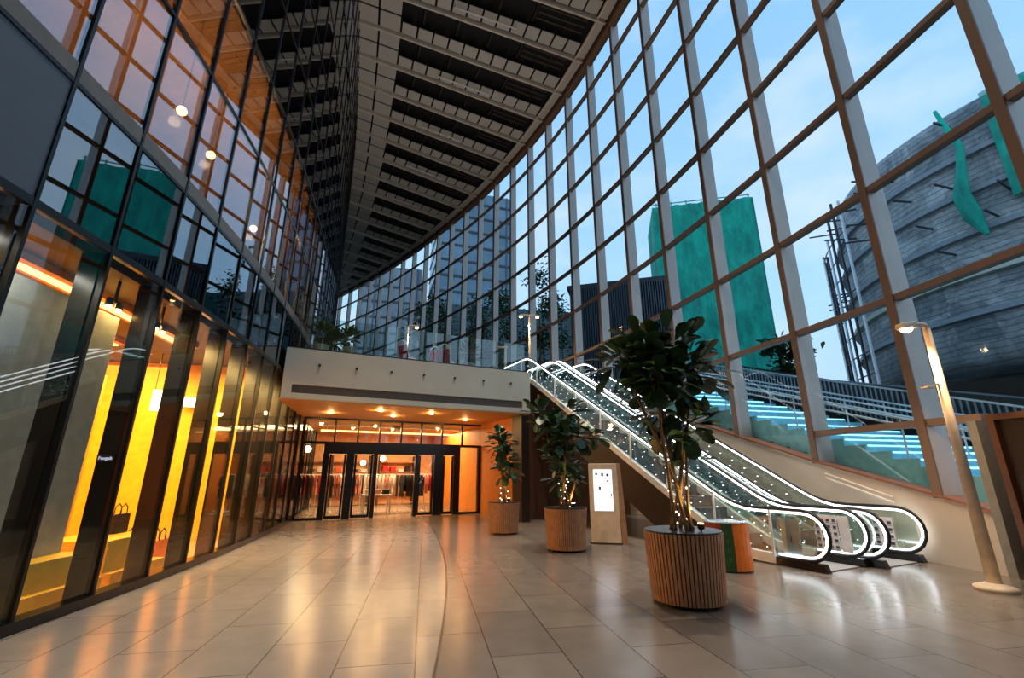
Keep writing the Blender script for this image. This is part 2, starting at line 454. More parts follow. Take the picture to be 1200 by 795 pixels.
for d, mt, vs in lp[:96]: under(MB().hexa(vs).build('pane', M[mt]), fac)
for mt in ('lgl_lo','lgl_up'):
    m = MB()
    for d, q, vs in lp[96:]:
        if q == mt: m.hexa(vs)
    if m.v: tag(under(m.build('distant_panes', M[mt]), fac), kind='stuff')
# black inner fins of the shop front
for i in range(-3, 13):
    s = 1.1*i; t = LWt(s); n = LW(s,1)-LW(s)
    m = MB(); m.par(LW(s,-.29,0) - t*.04, t*.08, n*.24, V((0,0,4.3)))
    under(m.build('fin', M['fin']), fac)
# slab edge band and inner floors
def lband(o0, o1, z0, z1, sa=-6, sb=63, st=1.0):
    m = MB(); n = int((sb-sa)/st)
    for k in range(n):
        a, b = sa+k*st, sa+(k+1)*st
        m.hexa([LW(a,o0,z0), LW(a,o1,z0), LW(b,o1,z0), LW(b,o0,z0), LW(a,o0,z1), LW(a,o1,z1), LW(b,o1,z1), LW(b,o0,z1)])
    return m
struct(lband(-.5,.022,6.0,6.22).build('trim_2', M['slabedge']))
struct(lband(-6,-.5,6.0,6.4).build('floor_gallery', M['deck']))
struct(lband(-6,-.25,4.3,4.45).build('ceiling_shop', M['shopdark']))
struct(lband(-.45,-.4,4.45,6.0).build('wall_spandrel', M['fin']))
struct(lband(-6.1,-5.9,6.4,10.6).build('wall_gallery', M['brown']))
struct(lband(-6,-.2,10.6,10.9).build('ceiling_gallery', M['soffit']))
struct(lband(-.6,-.5,10.9,HL).build('wall_left', M['fin']))
# shop interior
struct(lband(-4.1,-4.0,0,4.3,-6,6.8,.4).build('wall_shop', M['yellow']))
struct(lband(-9,-8.9,0,4.3,6.8,22).build('wall_store', M['peach']))
s = 6.9; n = LW(s,1)-LW(s); m = MB(); m.par(LW(s,-8.9), LWt(s)*.12, n*8.3, V((0,0,4.3))); struct(m.build('wall_partition', M['yellow']))
def shopbox(name, label, cat, s0, s1, o0, o1, z0, z1, mat, bevel=.01, **k):
    m = MB(); m.hexa([LW(s0,o0,z0), LW(s0,o1,z0), LW(s1,o1,z0), LW(s1,o0,z0), LW(s0,o0,z1), LW(s0,o1,z1), LW(s1,o1,z1), LW(s1,o0,z1)])
    return tag(m.build(name, M[mat], bevel=bevel), label, cat, **k)
def plinth(label, s0, s1, o0, o1, h):
    p = LW((s0+s1)/2,(o0+o1)/2); r = thing('display_plinth', label, 'plinth', p)
    def b(n, a0,a1,c0,c1,z0,z1,mt):
        m = MB(); m.hexa([LW(a0,c0,z0), LW(a0,c1,z0), LW(a1,c1,z0), LW(a1,c0,z0), LW(a0,c0,z1), LW(a0,c1,z1), LW(a1,c1,z1), LW(a1,c0,z1)])
        return under(m.build(n, M[mt], bevel=.008), r)
    b('plinth_body', s0,s1,o0,o1,.18,h,'yolive'); b('plinth_step', s0-.0,s1+.15,o0,o1+.12,0,.18,'yellow')
    return r
plinth('long low olive yellow window plinth with a grey board standing on it', -5, 1.72, -1.4, -.5, .53)
plinth('taller yellow window plinth beyond the grey board', 2.05, 3.3, -1.5, -.5, .62)
shopbox('display_board', 'tall grey green display board standing on the long yellow window plinth', 'board', -5, 1.66, -.95, -.85, .53, 3.95, 'board')
# hanging yellow panels
shopbox('room_divider', 'tall yellow divider screen behind the taller plinth', 'panel', 2.3, 3.2, -1.9, -1.8, 0, 3.3, 'yellow')
shopbox('room_divider', 'tall yellow divider screen beside the partition with the bright sign', 'panel', 3.6, 4.3, -2.6, -2.5, 0, 3.6, 'yellow')
for (u,v,y,w_,h_,lab) in ((190,470,10.5,.42,.5,'nearer bright white light box hanging in the yellow shop'),(228,472,11.6,.62,.26,'farther bright white light box hanging in the yellow shop')):
    p = at_y(u,v,y); r = thing('light_box', lab, 'light', p, math.atan2(p.y,p.x)-PI/2)
    MB().box((0,0,0),(w_,.08,h_)).build('housing', M['white'], r); MB().box((0,-.045,0),(w_-.05,.012,h_-.05)).build('diffuser', M['whitelamp'], r)
    for x in (-w_*.4,w_*.4): MB().tube([(x,0,h_/2),(x,0,4.3-p.z)], .01, 5).build('hanger', M['dsteel'], r)
# cove strips in the shop ceiling
for o, lab in ((-1.2,'warm light cove strip nearest the shop window'),(-2.6,'warm light cove strip deeper in the shop ceiling')):
    r = thing('ceiling_cove', lab, 'light', LW(0,o,4.28))
    def cv(n, w, z0, z1, mt):
        m = MB()
        for k in range(14):
            a, b = -5+.68*k, -5+.68*(k+1)
            m.hexa([LW(a,o-w,z0), LW(a,o+w,z0), LW(b,o+w,z0), LW(b,o-w,z0), LW(a,o-w,z1), LW(a,o+w,z1), LW(b,o+w,z1), LW(b,o-w,z1)])
        return under(m.build(n, M[mt]), r)
    cv('cove_trim', .2, 4.2, 4.3, 'orange'); cv('cove_strip', .07, 4.17, 4.2, 'warmsoft')
# merchandise on the plinth and floor: tote bags
def bag(label, p, rz, mat, sc=1):
    r = thing('tote_bag', label, 'bag', p, rz, 'bags shown in the shop window')
    m = MB(); m.hexa([(-.2,-.08,0),(.2,-.08,0),(.2,.08,0),(-.2,.08,0),(-.24,-.05,.34),(.24,-.05,.34),(.24,.05,.34),(-.24,.05,.34)])
    m.build('bag_body', M[mat], r, bevel=.02)
    for y in (-.05,.05):
        MB().tube([(-.1,y,.33),(-.09,y,.45),(0,y,.52),(.09,y,.45),(.1,y,.33)], .012, 6).build('handle', M['black'], r, True)
    r.scale = (sc,sc,sc); return r
bag('coral tote bag on the taller yellow plinth', LW(2.5,-1.0,.62), LWang(2.5), 'pink')
bag('black tote bag on the taller yellow plinth', LW(3.05,-1.0,.62), LWang(3), 'black', .9)
bag('red tote bag on the shop floor near the yellow partition', LW(3.75,-1.2,0), LWang(3.5), 'red', 1.2)
bag('orange tote bag on the shop floor near the yellow partition', LW(4.25,-.9,0), LWang(4.1), 'binorange', 1.1)
# twin spotlights on the fins
for i, lab in ((1,'twin spotlight at the top of the black fin by the grey board'), (2,'twin spotlight at the top of the black fin by the taller plinth')):
    s = 1.1*i-.2; r = thing('twin_spotlight', lab, 'spotlight', LW(s,-.45,3.98), LWang(s))
    MB().box((0,0,.16),(.03,.03,.3)).build('stem', M['dsteel'], r); MB().box((0,0,0),(.26,.04,.03)).build('bracket', M['dsteel'], r)
    for x in (-.1,.1):
        h = MB().lathe([(.02,.05),(.045,.03),(.05,-.06),(.048,-.065)], 12, (x,0,-.03)).build('lamp_head', M['dsteel'], r, True)
        MB().ball((x,0,-.1), .038, 6).build('bulb', M['warm'], h)
# small lettered plate on the second fin
r = thing('shop_sign', 'tiny black plate with small white lettering on a fin', 'sign', LW(1.1,-.17,1.78)-LWt(1.1)*.05, LWang(1.1)-PI/2)
MB().box((0,-.004,0),(.22,.012,.1)).build('plate', M['black'], r)
fc = bpy.data.curves.new('lettering','FONT'); fc.body = 'Fuugab'; fc.size = .062; fc.align_x = 'CENTER'; fc.align_y = 'CENTER'; fc.extrude = .002
fo = bpy.data.objects.new('lettering', fc); COL.objects.link(fo); fo.parent = r; fo.location = (0,-.013,0); fo.rotation_euler = (PI/2,0,0); fc.materials.append(em('sign_letter',(225,225,255),1.0))
bpy.context.view_layer.update(); lm = bpy.data.meshes.new_from_object(fo.evaluated_get(bpy.context.evaluated_depsgraph_get())); lo = bpy.data.objects.new('letter_pattern', lm); COL.objects.link(lo); lo.parent = r; lo.location = fo.location; lo.rotation_euler = fo.rotation_euler; bpy.data.objects.remove(fo)

# gallery pendants seen through the upper panes
for (u,v,y,lab) in ((213,130,7.1,'first glowing pendant globe behind the upper left glazing'),(247,182,8.5,'second glowing pendant globe behind the upper left glazing'),(297,268,11,'third glowing pendant globe behind the upper left glazing'),(338,366,15.5,'small glowing pendant globe at the far end of the upper gallery')):
    p = at_y(u,v,y); r = thing('pendant_lamp', lab, 'lamp', (p.x,p.y,p.z))
    MB().ball((0,0,0), .09, 8).build('globe', M['warm'], r, True); MB().tube([(0,0,.08),(0,0,10.6-p.z)], .008, 5).build('cable', M['black'], r)

# ------------------------------------------------------------------ ceiling
def acc(s):                                                  # from the right wall straight across to the left facade
    p, h = _R[int(round(s/DS))]; n = V((-math.cos(h), -math.sin(h), 0)); t = V((-n.y, n.x, 0)); pv = None
    for i in range(-138, 849):
        c = (_L[i]-p).dot(t)
        if pv is not None and pv*c <= 0: return p, n, max(.3, (_L[i]-p).dot(n) + .3)
        pv = c
    return p, n, 1.0
m = MB()
for k in range(58):
    a, b = 1.25*k - 8, 1.25*(k+1) - 8
    pa, pb = RW(round(a,1)), RW(round(b,1))
    p0, n0, w0 = acc(round(a,1)); p1, n1, w1 = acc(round(b,1))
    o0, o1 = p0 - n0*.6, p1 - n1*.6; i0, i1 = p0 + n0*w0, p1 + n1*w1
    m.add([(q.x,q.y,HC+.7) for q in (o0,o1,i1,i0)] + [(q.x,q.y,HC+.8) for q in (o0,o1,i1,i0)], [(0,1,2,3),(7,6,5,4),(0,4,5,1),(2,6,7,3)])
ce = struct(m.build('ceiling', M['ceil_plate']))
ce_kids = []
tube_bays = {4,6,8,10,12,14}
for i in range(0, 27):
    s0, s1 = round(i*BAY,1), round((i+1)*BAY,1)
    p0, n0, w0 = acc(s0); p1, n1, w1 = acc(s1)
    # rib at s0
    mb = MB(); tdir = RWt(s0)
    mb.par(p0 + n0*.35 - tdir*.05 + V((0,0,HC-.2)), tdir*.10, n0*(max(.5,w0-.4)), V((0,0,.3))); ce_kids.append(mb.build('rib', M['rib']))
    if min(w0,w1) < 2.2: continue
    def pt(fr, d0):                                     # fr along the bay 0..1, d distance from right wall as fraction function
        a = p0 + n0*d0*w0; b = p1 + n1*d0*w1; return a.lerp(b, fr)
    W = (w0+w1)/2; dR = .9/W; dLf = 1 - 2.5/W
    def strip(name, f0, f1, d0, d1, step):
        mb = MB(); n = max(1, int(round((d1-d0)*W/step)))
        for j in range(n):
            a = d0 + (d1-d0)*j/n + .055/W; b = d0 + (d1-d0)*(j+1)/n - .055/W
            q = [pt(f0,a), pt(f1,a), pt(f1,b), pt(f0,b)]
            mb.add([(x.x,x.y,HC) for x in q] + [(x.x,x.y,HC+.05) for x in q], [(0,1,2,3),(7,6,5,4),(0,4,5,1),(1,5,6,2),(2,6,7,3),(3,7,4,0)])
        ce_kids.append(mb.build(name, M['tile']))
    strip('tile_strip', .64, .94, dR, dLf, .86)
    strip('end_tile', .04, .96, .25/W, dR, .6)
    strip('side_tile', .04, .47, dLf, .99, 1.15); strip('side_tile', .52, .96, dLf, .99, 1.15)
    mb = MB()
    for q in range(3):
        f = .16 + .14*q; a = pt(f, dR+.02); b = pt(f, dR + (dLf-dR)*.3)
        mb.bar((a.x,a.y,HC+.12), (b.x,b.y,HC+.12), .1, .05)
    for q in range(5):
        d = dR + (dLf-dR)*(.12+.19*q); a = pt(.06,d); b = pt(.60,d); mb.bar((a.x,a.y,HC+.3), (b.x,b.y,HC+.3), .05, .12)
    ce_kids.append(mb.build('louvre', M['louvre']))
for o in ce_kids: o.parent = ce
tube_labels = {3:'pale tubular track light on the ceiling, nearest of the row',5:'second pale tubular track light along the ceiling',7:'third pale tubular track light along the ceiling',9:'fourth pale tubular track light along the ceiling',11:'fifth pale tubular track light along the ceiling',13:'farthest pale tubular track light along the ceiling'}
for i, lab in tube_labels.items():
    s = round(i*BAY+1.9,1); p, n, w = acc(s)
    a = p + n*w*.36 + V((0,0,HC-.25)); b = p + n*w*.62 + V((0,0,HC-.25))
    r = thing('track_light', lab, 'light', (a+b)/2)
    under(MB().tube([a,b], .035, 8).build('track_tube', M['white'], True), r) if False else under(MB().tube([a,b], .04, 8).build('track_tube', M['white']), r)
    for q in (a,b): under(MB().tube([q, q+V((0,0,.3))], .02, 6).build('hanger', M['white']), r)
m = MB(); mc = MB()
for k in range(29*2):
    a, b = round(1.3*k-3.9,1), round(1.3*(k+1)-3.9,1)
    if b > 72: break
    m.hexa([RW(a,-.22,HC-.3), RW(a,.2,HC-.3), RW(b,.2,HC-.3), RW(b,-.22,HC-.3), RW(a,-.22,HC+.1), RW(a,.2,HC+.1), RW(b,.2,HC+.1), RW(b,-.22,HC+.1)])
    mc.bar(RW(a,-.85,HC-.12), RW(b,-.85,HC-.12), .08, .06)
struct(m.build('trim_3', M['cornice'])); struct(mc.build('trim_4', M['cream']))

# unseen wall added behind the camera to keep sky light from flooding in
m = MB(); m.par(LW(-10.5,-6), RW(-10,.6)-LW(-10.5,-6), V((0,-.2,0)), V((0,0,HC+.7))); struct(m.build('wall_light_block', M['brown']))

# ------------------------------------------------------------------ upper floor and canopy
E0 = 14.06; RC = 7.62; ZD = 5.0; ZS = 3.56
def rface(e, off=0):                                        # r where the line e=const meets the left facade
    for i in range(-138, 849):
        if _L[i].dot(Eh) >= e: return _L[i].dot(Rh) + off
    return -40
rl = rface(E0, .06)
def r_right(e):
    # r where e=const meets the right wall
    best = None
    for s10 in range(0, 720):
        p = RW(s10/10, -.2)
        d = p.dot(Eh) - e
        if d >= 0: return p.dot(Rh)
    return None
m = MB(); e = E0
es = [E0, 16.6] + [18+2*i for i in range(22)]
for a, b in zip(es[:-1], es[1:]):
    ra, rb = rface(a,.06), rface(b,.06)
    if a < 16: R0 = R1 = RC
    else:
        R0, R1 = r_right(a), r_right(b)
        if R0 is None or R1 is None or R1 < rb: break
    m.hexa([RE(ra,a,ZS+.1), RE(R0,a,ZS+.1), RE(R1,b,ZS+.1), RE(rb,b,ZS+.1), RE(ra,a,ZD), RE(R0,a,ZD), RE(R1,b,ZD), RE(rb,b,ZD)])
struct(m.build('floor_upper', M['deck']))
# fascia with recess and soffit
m = MB()
m.par(RE(rl,E0-.12,3.96), Rh*(RC-rl), Eh*.12, V((0,0,1.04)))
m.par(RE(rl,E0-.12,ZS), Rh*(RC-rl), Eh*.12, V((0,0,.16)))
m.par(RE(RC-.25,E0-.12,3.72), Rh*.25, Eh*.12, V((0,0,.24)))
m.par(RE(rl,E0-.12,3.72), Rh*.25, Eh*.12, V((0,0,.24)))
struct(m.build('wall_fascia', M['concrete']))
struct(MB().par(RE(RC,E0-.12,ZS), Rh*.06, Eh*2.7, V((0,0,ZD-ZS))).build('wall_fascia_side', M['concrete']))
m = MB(); m.par(RE(rl+.25,E0-.02,3.72), Rh*(RC-rl-.5), Eh*.02, V((0,0,.24))); struct(m.build('trim_5', M['groove']))
m = MB(); 
EDW = E0 + 4.1
ra, rb = rface(E0,.02), rface(EDW,.02)
m.hexa([RE(ra,E0-.1,ZS-.04), RE(RC+.06,E0-.1,ZS-.04), RE(RC+.06,EDW+.3,ZS-.04), RE(rb,EDW+.3,ZS-.04), RE(ra,E0-.1,ZS), RE(RC+.06,E0-.1,ZS), RE(RC+.06,EDW+.3,ZS), RE(rb,EDW+.3,ZS)])
struct(m.build('ceiling_canopy', M['soffit']))
# bolts on the fascia
for i in range(7):
    r0 = rl + .9 + (RC-rl-1.6)*i/6
    o = MB().tube([RE(r0,E0-.12,4.55), RE(r0,E0-.17,4.55)], .035, 10).build('fascia_bolt', M['dsteel'])
    struct(o)
# soffit downlights
for i, fr in enumerate((.2,.38,.47,.6,.82)):
    r0 = rl + (RC-rl)*fr; e = E0 + (1.1 if i % 2 else 2.4)
    lab = ['round downlight in the orange soffit beside the left glazing','round downlight in the orange soffit above the left shop door','round downlight in the orange soffit at its middle','round downlight in the orange soffit above the open doorway','round downlight in the orange soffit by the side wall'][i]
    t = thing('downlight', lab, 'light', RE(r0,e,ZS-.05)); MB().lathe([(.09,-.012),(.1,0),(.1,.01)], 16).build('ring', M['white'], t); MB().lathe([(.07,-.018),(.07,-.012)], 14).build('lens', M['whitelamp'], t)
# glass balustrade on the canopy edge
gb = thing('glass_balustrade', 'clear glass balustrade along the edge of the upper floor', 'balustrade', RE((rl+RC)/2, E0, ZD))
npan = 9; wpan = (RC-rl-.1)/npan
for i in range(npan):
    under(MB().par(RE(rl+.05+wpan*i+.02,E0+.04,ZD), Rh*(wpan-.04), Eh*.018, V((0,0,1.05))).build('glass_panel', M['bal']), gb)
under(MB().par(RE(rl+.05,E0+.01,ZD), Rh*(RC-rl-.1), Eh*.08, V((0,0,.07))).build('base_channel', M['dsteel']), gb)

# ------------------------------------------------------------------ shop front under the canopy
dw = struct(empty('window_3', RE((rl+RC)/2, EDW)))
rr = lambda u: r_at(u, 560, EDW)
rL = rface(EDW, .05); rRt = RC - .02
def fr(u0, u1, z0, z1, d=.12, mat='fin', name='frame_bar', r0=None, r1=None, e=0):
    a = rr(u0) if r0 is None else r0; b = rr(u1) if r1 is None else r1
    return under(MB().par(RE(a,EDW-d/2+e,z0), Rh*(b-a), Eh*d, V((0,0,z1-z0))).build(name, M[mat]), dw)
ZT = 2.62
fr(0,0,ZS-.1,ZS-.02, r0=rL, r1=rRt); fr(0,0,ZT-.05,ZT+.05, r0=rL, r1=rRt); fr(0,0,0,.08,.1,r0=rL, r1=rr(378)); fr(0,0,0,.08,.1,r0=rr(532), r1=rRt)
fr(378,536,ZT-.38,ZT-.02,.16,name='header')
for u in (387,415,441,467,491,516,540): fr(u-.9,u+.9,ZT,ZS-.05,.08)
for a, b in ((376,383),(404,413),(436,440.5),(485,489),(508,518),(531,538),(559,563)): fr(a,b,0,ZT,.14,name='jamb')
fr(0,0,0,ZS-.05,.14,name='jamb', r0=rL, r1=rL+.1)
for a, b in ((383,404),(413,436),(489,508),(518,531)):
    d = under(MB().par(RE(rr(a)+.02,EDW-.02,.02), Rh*(rr(b)-rr(a)-.04), Eh*.03, V((0,0,ZT-.42))).build('door_leaf', M['store']), dw)
    k = MB()
    for q in (rr(a)+.02, rr(b)-.09): k.par(RE(q,EDW-.03,.02), Rh*.07, Eh*.06, V((0,0,ZT-.42)))
    k.par(RE(rr(a)+.02,EDW-.03,.02), Rh*(rr(b)-rr(a)-.04), Eh*.06, V((0,0,.1)))
    k.build('door_stile', M['fin']).parent = d
for a, b in ((None,376),(538,559)):
    fr(0,0,.08,ZT-.05,.015,'store','pane', r0=(rL if a is None else rr(a)), r1=rr(b))
fr(0,0,ZT+.05,ZS-.1,.015,'store','pane', r0=rL, r1=rRt)
# canopy side wall, dark pier and the wall under the escalators
m = MB(); m.par(RE(RC-.02,E0+.9,0), Rh*.14, Eh*(EDW-E0-.75), V((0,0,ZS-.04))); struct(m.build('wall_canopy', M['orange']))
m = MB(); m.par(RE(RC-.12,E0+.2,0), Rh*.3, Eh*.72, V((0,0,ZS-.04))); struct(m.build('wall_pier', M['darkbrown']))
m = MB(); m.par(RE(RC+.12,E0+.95,0), Rh*5.0, Eh*.15, V((0,0,ZD-.1))); struct(m.build('wall_under_escalator', M['brown']))
# store interior
rS0, rS1 = rL-4, rRt + 1.4
m = MB(); m.par(RE(rS0,EDW+7,0), Rh*(rS1-rS0), Eh*.1, V((0,0,ZS))); struct(m.build('wall_store_back', M['peach']))
m = MB(); m.par(RE(rRt,EDW+.1,0), Rh*.1, Eh*7, V((0,0,ZS))); struct(m.build('wall_store_side', M['orange']))
m = MB(); m.par(RE(rS0,EDW+.1,3.45), Rh*(rRt-rS0), Eh*7, V((0,0,.08))); struct(m.build('ceiling_store', M['soffit']))
for a, b, lab in ((.1,.55,'long warm cove strip inside the store over the left doors'),(.5,.95,'shorter warm cove strip inside the store over the right doors')):
    t = thing('cove_light', lab, 'light', RE(rL+(rRt-rL)*(a+b)/2, EDW+1.2, 3.42))
    under(MB().par(RE(rL+(rRt-rL)*a,EDW+1.1,3.36), Rh*(rRt-rL)*(b-a), Eh*.3, V((0,0,.08))).build('cove_body', M['white']), t)
    under(MB().par(RE(rL+(rRt-rL)*a,EDW+1.07,3.12), Rh*(rRt-rL)*(b-a), Eh*.1, V((0,0,.06))).build('cove_strip', M['warmsoft']), t)
    for q in (a+.03, b-.03): under(MB().par(RE(rL+(rRt-rL)*q,EDW+1.09,3.17), Rh*.02, Eh*.03, V((0,0,.22))).build('hanger', M['dsteel']), t)
# garments and racks
def garment_mesh(mat, L=.75):
    half = [(.03,.02),(.1,0),(.2,-.06),(.25,-.38),(.19,-.4),(.15,-.2),(.16,-.45),(.2,-L)]
    out = half + [(-x,z) for x,z in reversed(half)]
    m = MB(); n = len(out); d = .022
    vs = [(x,-d*(1+.4*math.sin(9*x)),z) for x,z in out] + [(x,d*(1+.4*math.sin(9*x+1)),z) for x,z in out]
    m.add(vs, [tuple(range(n)), tuple(reversed(range(n,2*n)))] + [((i+1)%n,i,n+i,n+(i+1)%n) for i in range(n)])
    m.mi = [0]*len(m.f); return m.mesh('garment', M[mat])
gm = [garment_mesh(c, l) for c, l in (('black',.85),('pink',.7),('whitecloth',.75),('rose',.8),('red',.7),('black',.65))]
cname = ['black','coral','white','rose','red','dark short']
racks = [(rr(352),EDW+1.5,.2,'clothes rack behind the left window of the store',[0,0,3,2,0,4,0,3]),
         (rr(393),EDW+2.35,.05,'clothes rack of coral garments behind the leftmost door',[1,1,4,1,0,1,3]),
         (rr(425),EDW+3.2,.0,'clothes rack of dark garments behind the second door',[0,2,0,5,0,0,3,0]),
         (rr(462),EDW+2.25,.0,'clothes rack of white garments in the open doorway',[2,2,3,2,2,2,3,2,2,0]),
         (rr(498),EDW+1.9,.2,'clothes rack of black garments behind the third door',[0,5,0,0,5,0,0]),
         (rr(528),EDW+3.3,.1,'clothes rack of coral and red garments behind the rightmost door',[4,1,3,4,1])]
for (r0,e0,a,lab,seq) in racks:
    ang = EANG + a; p = RE(r0,e0); L = .15*len(seq)+.16
    t = thing('clothes_rack', lab, 'clothes rack', p, ang, 'clothes racks in the store')
    m = MB(); m.tube([(-L/2,0,1.5),(L/2,0,1.5)], .016, 8); m.build('top_rail', M['white'], t)
    for x in (-L/2,L/2):
        q = MB(); q.tube([(x,0,.03),(x,0,1.5)], .016, 8); q.build('post', M['white'], t); MB().box((x,0,.02),(.04,.5,.04)).build('foot', M['white'], t)
    for k, c in enumerate(seq):
        g = bpy.data.objects.new('garment', gm[c]); COL.objects.link(g)
        lx = -L/2 + .15*(k+1); ca, sa = math.cos(ang), math.sin(ang)
        g.location = (p.x+ca*lx, p.y+sa*lx, 1.46); g.rotation_euler = (0,0,ang+PI/2+.06*math.sin(k*2.1))
        tag(g, cname[c] + ' garment hanging on the ' + lab, 'clothing', cname[c] + ' garments on the ' + lab)
# display table with folded piles
t = thing('display_table', 'low white display table inside the open doorway', 'table', RE(rr(452),EDW+1.5), EANG)
MB().box((0,0,.72),(1.1,.6,.05)).build('table_top', M['white'], t, bevel=.01)
for x in (-.5,.5):
    for y in (-.25,.25): MB().box((x,y,.35),(.05,.05,.7)).build('leg', M['cream'], t)
for k, (x,y,c,cn) in enumerate(((-.35,0,'whitecloth','white'),(0,.05,'rose','rose'),(.35,0,'black','black'))):
    m = MB()
    for j in range(5): m.box((0,.01*(j%2),.02+.035*j),(.26-.01*(j%3),.3,.033), .03*(j%2))
    o = m.build('folded_garment', M[c], bevel=.008); q = RE(rr(452)+x,EDW+1.5+y,.747); o.location = q; o.rotation_euler = (0,0,EANG)
    tag(o, cn + ' folded clothes lying on the low display table', 'clothing', 'folded clothes on the display table')
# shelf units on the back wall
for k, (u, lab) in enumerate(((362,'wall shelf unit behind the left store window'),(418,'wall shelf unit seen over the dark clothes rack'),(476,'wall shelf unit behind the white clothes rack'))):
    r0 = rr(u)*1.25; t = thing('shelf_unit', lab, 'shelf', RE(r0,EDW+6.7), EANG)
    for x in (-.9,.9): MB().box((x,0,1.2),(.05,.4,2.4)).build('side_panel', M['shopdark'], t)
    for z in (.1,.6,1.1,1.6,2.1): MB().box((0,0,z),(1.75,.38,.04)).build('shelf', M['wood'], t)
    rs = random.Random(k)
    for z in (.62,1.12,1.62):
        for x in (-.6,-.2,.2,.6):
            c = rs.choice(['whitecloth','rose','black','pink','red']); m = MB(); h = rs.randint(2,5)
            for j in range(h): m.box((0,0,.025+.06*j),(.28,.3,.055), .04*(j%2))
            o = m.build('folded_garment', M[c], bevel=.01); q = RE(r0+x,EDW+6.7,z); o.location = q; o.rotation_euler = (0,0,EANG)
            tag(o, 'folded clothes on the ' + lab, 'clothing', 'folded clothes on the ' + lab)
# store lamps
for u, e, z, lab in ((357,EDW+2.6,2.5,'round white pendant lamp behind the left store window'),(447,EDW+3.8,2.2,'round white pendant lamp seen in the open doorway'),(424,EDW+4,2.0,'small orange lamp behind the second store door')):
    t = thing('pendant_lamp', lab, 'lamp', RE(rr(u)*e/EDW,e,z)); MB().ball((0,0,0),.13,8).build('globe', M['whitelamp'], t, True); MB().tube([(0,0,.12),(0,0,3.45-z)],.008,5).build('cable', M['black'], t)

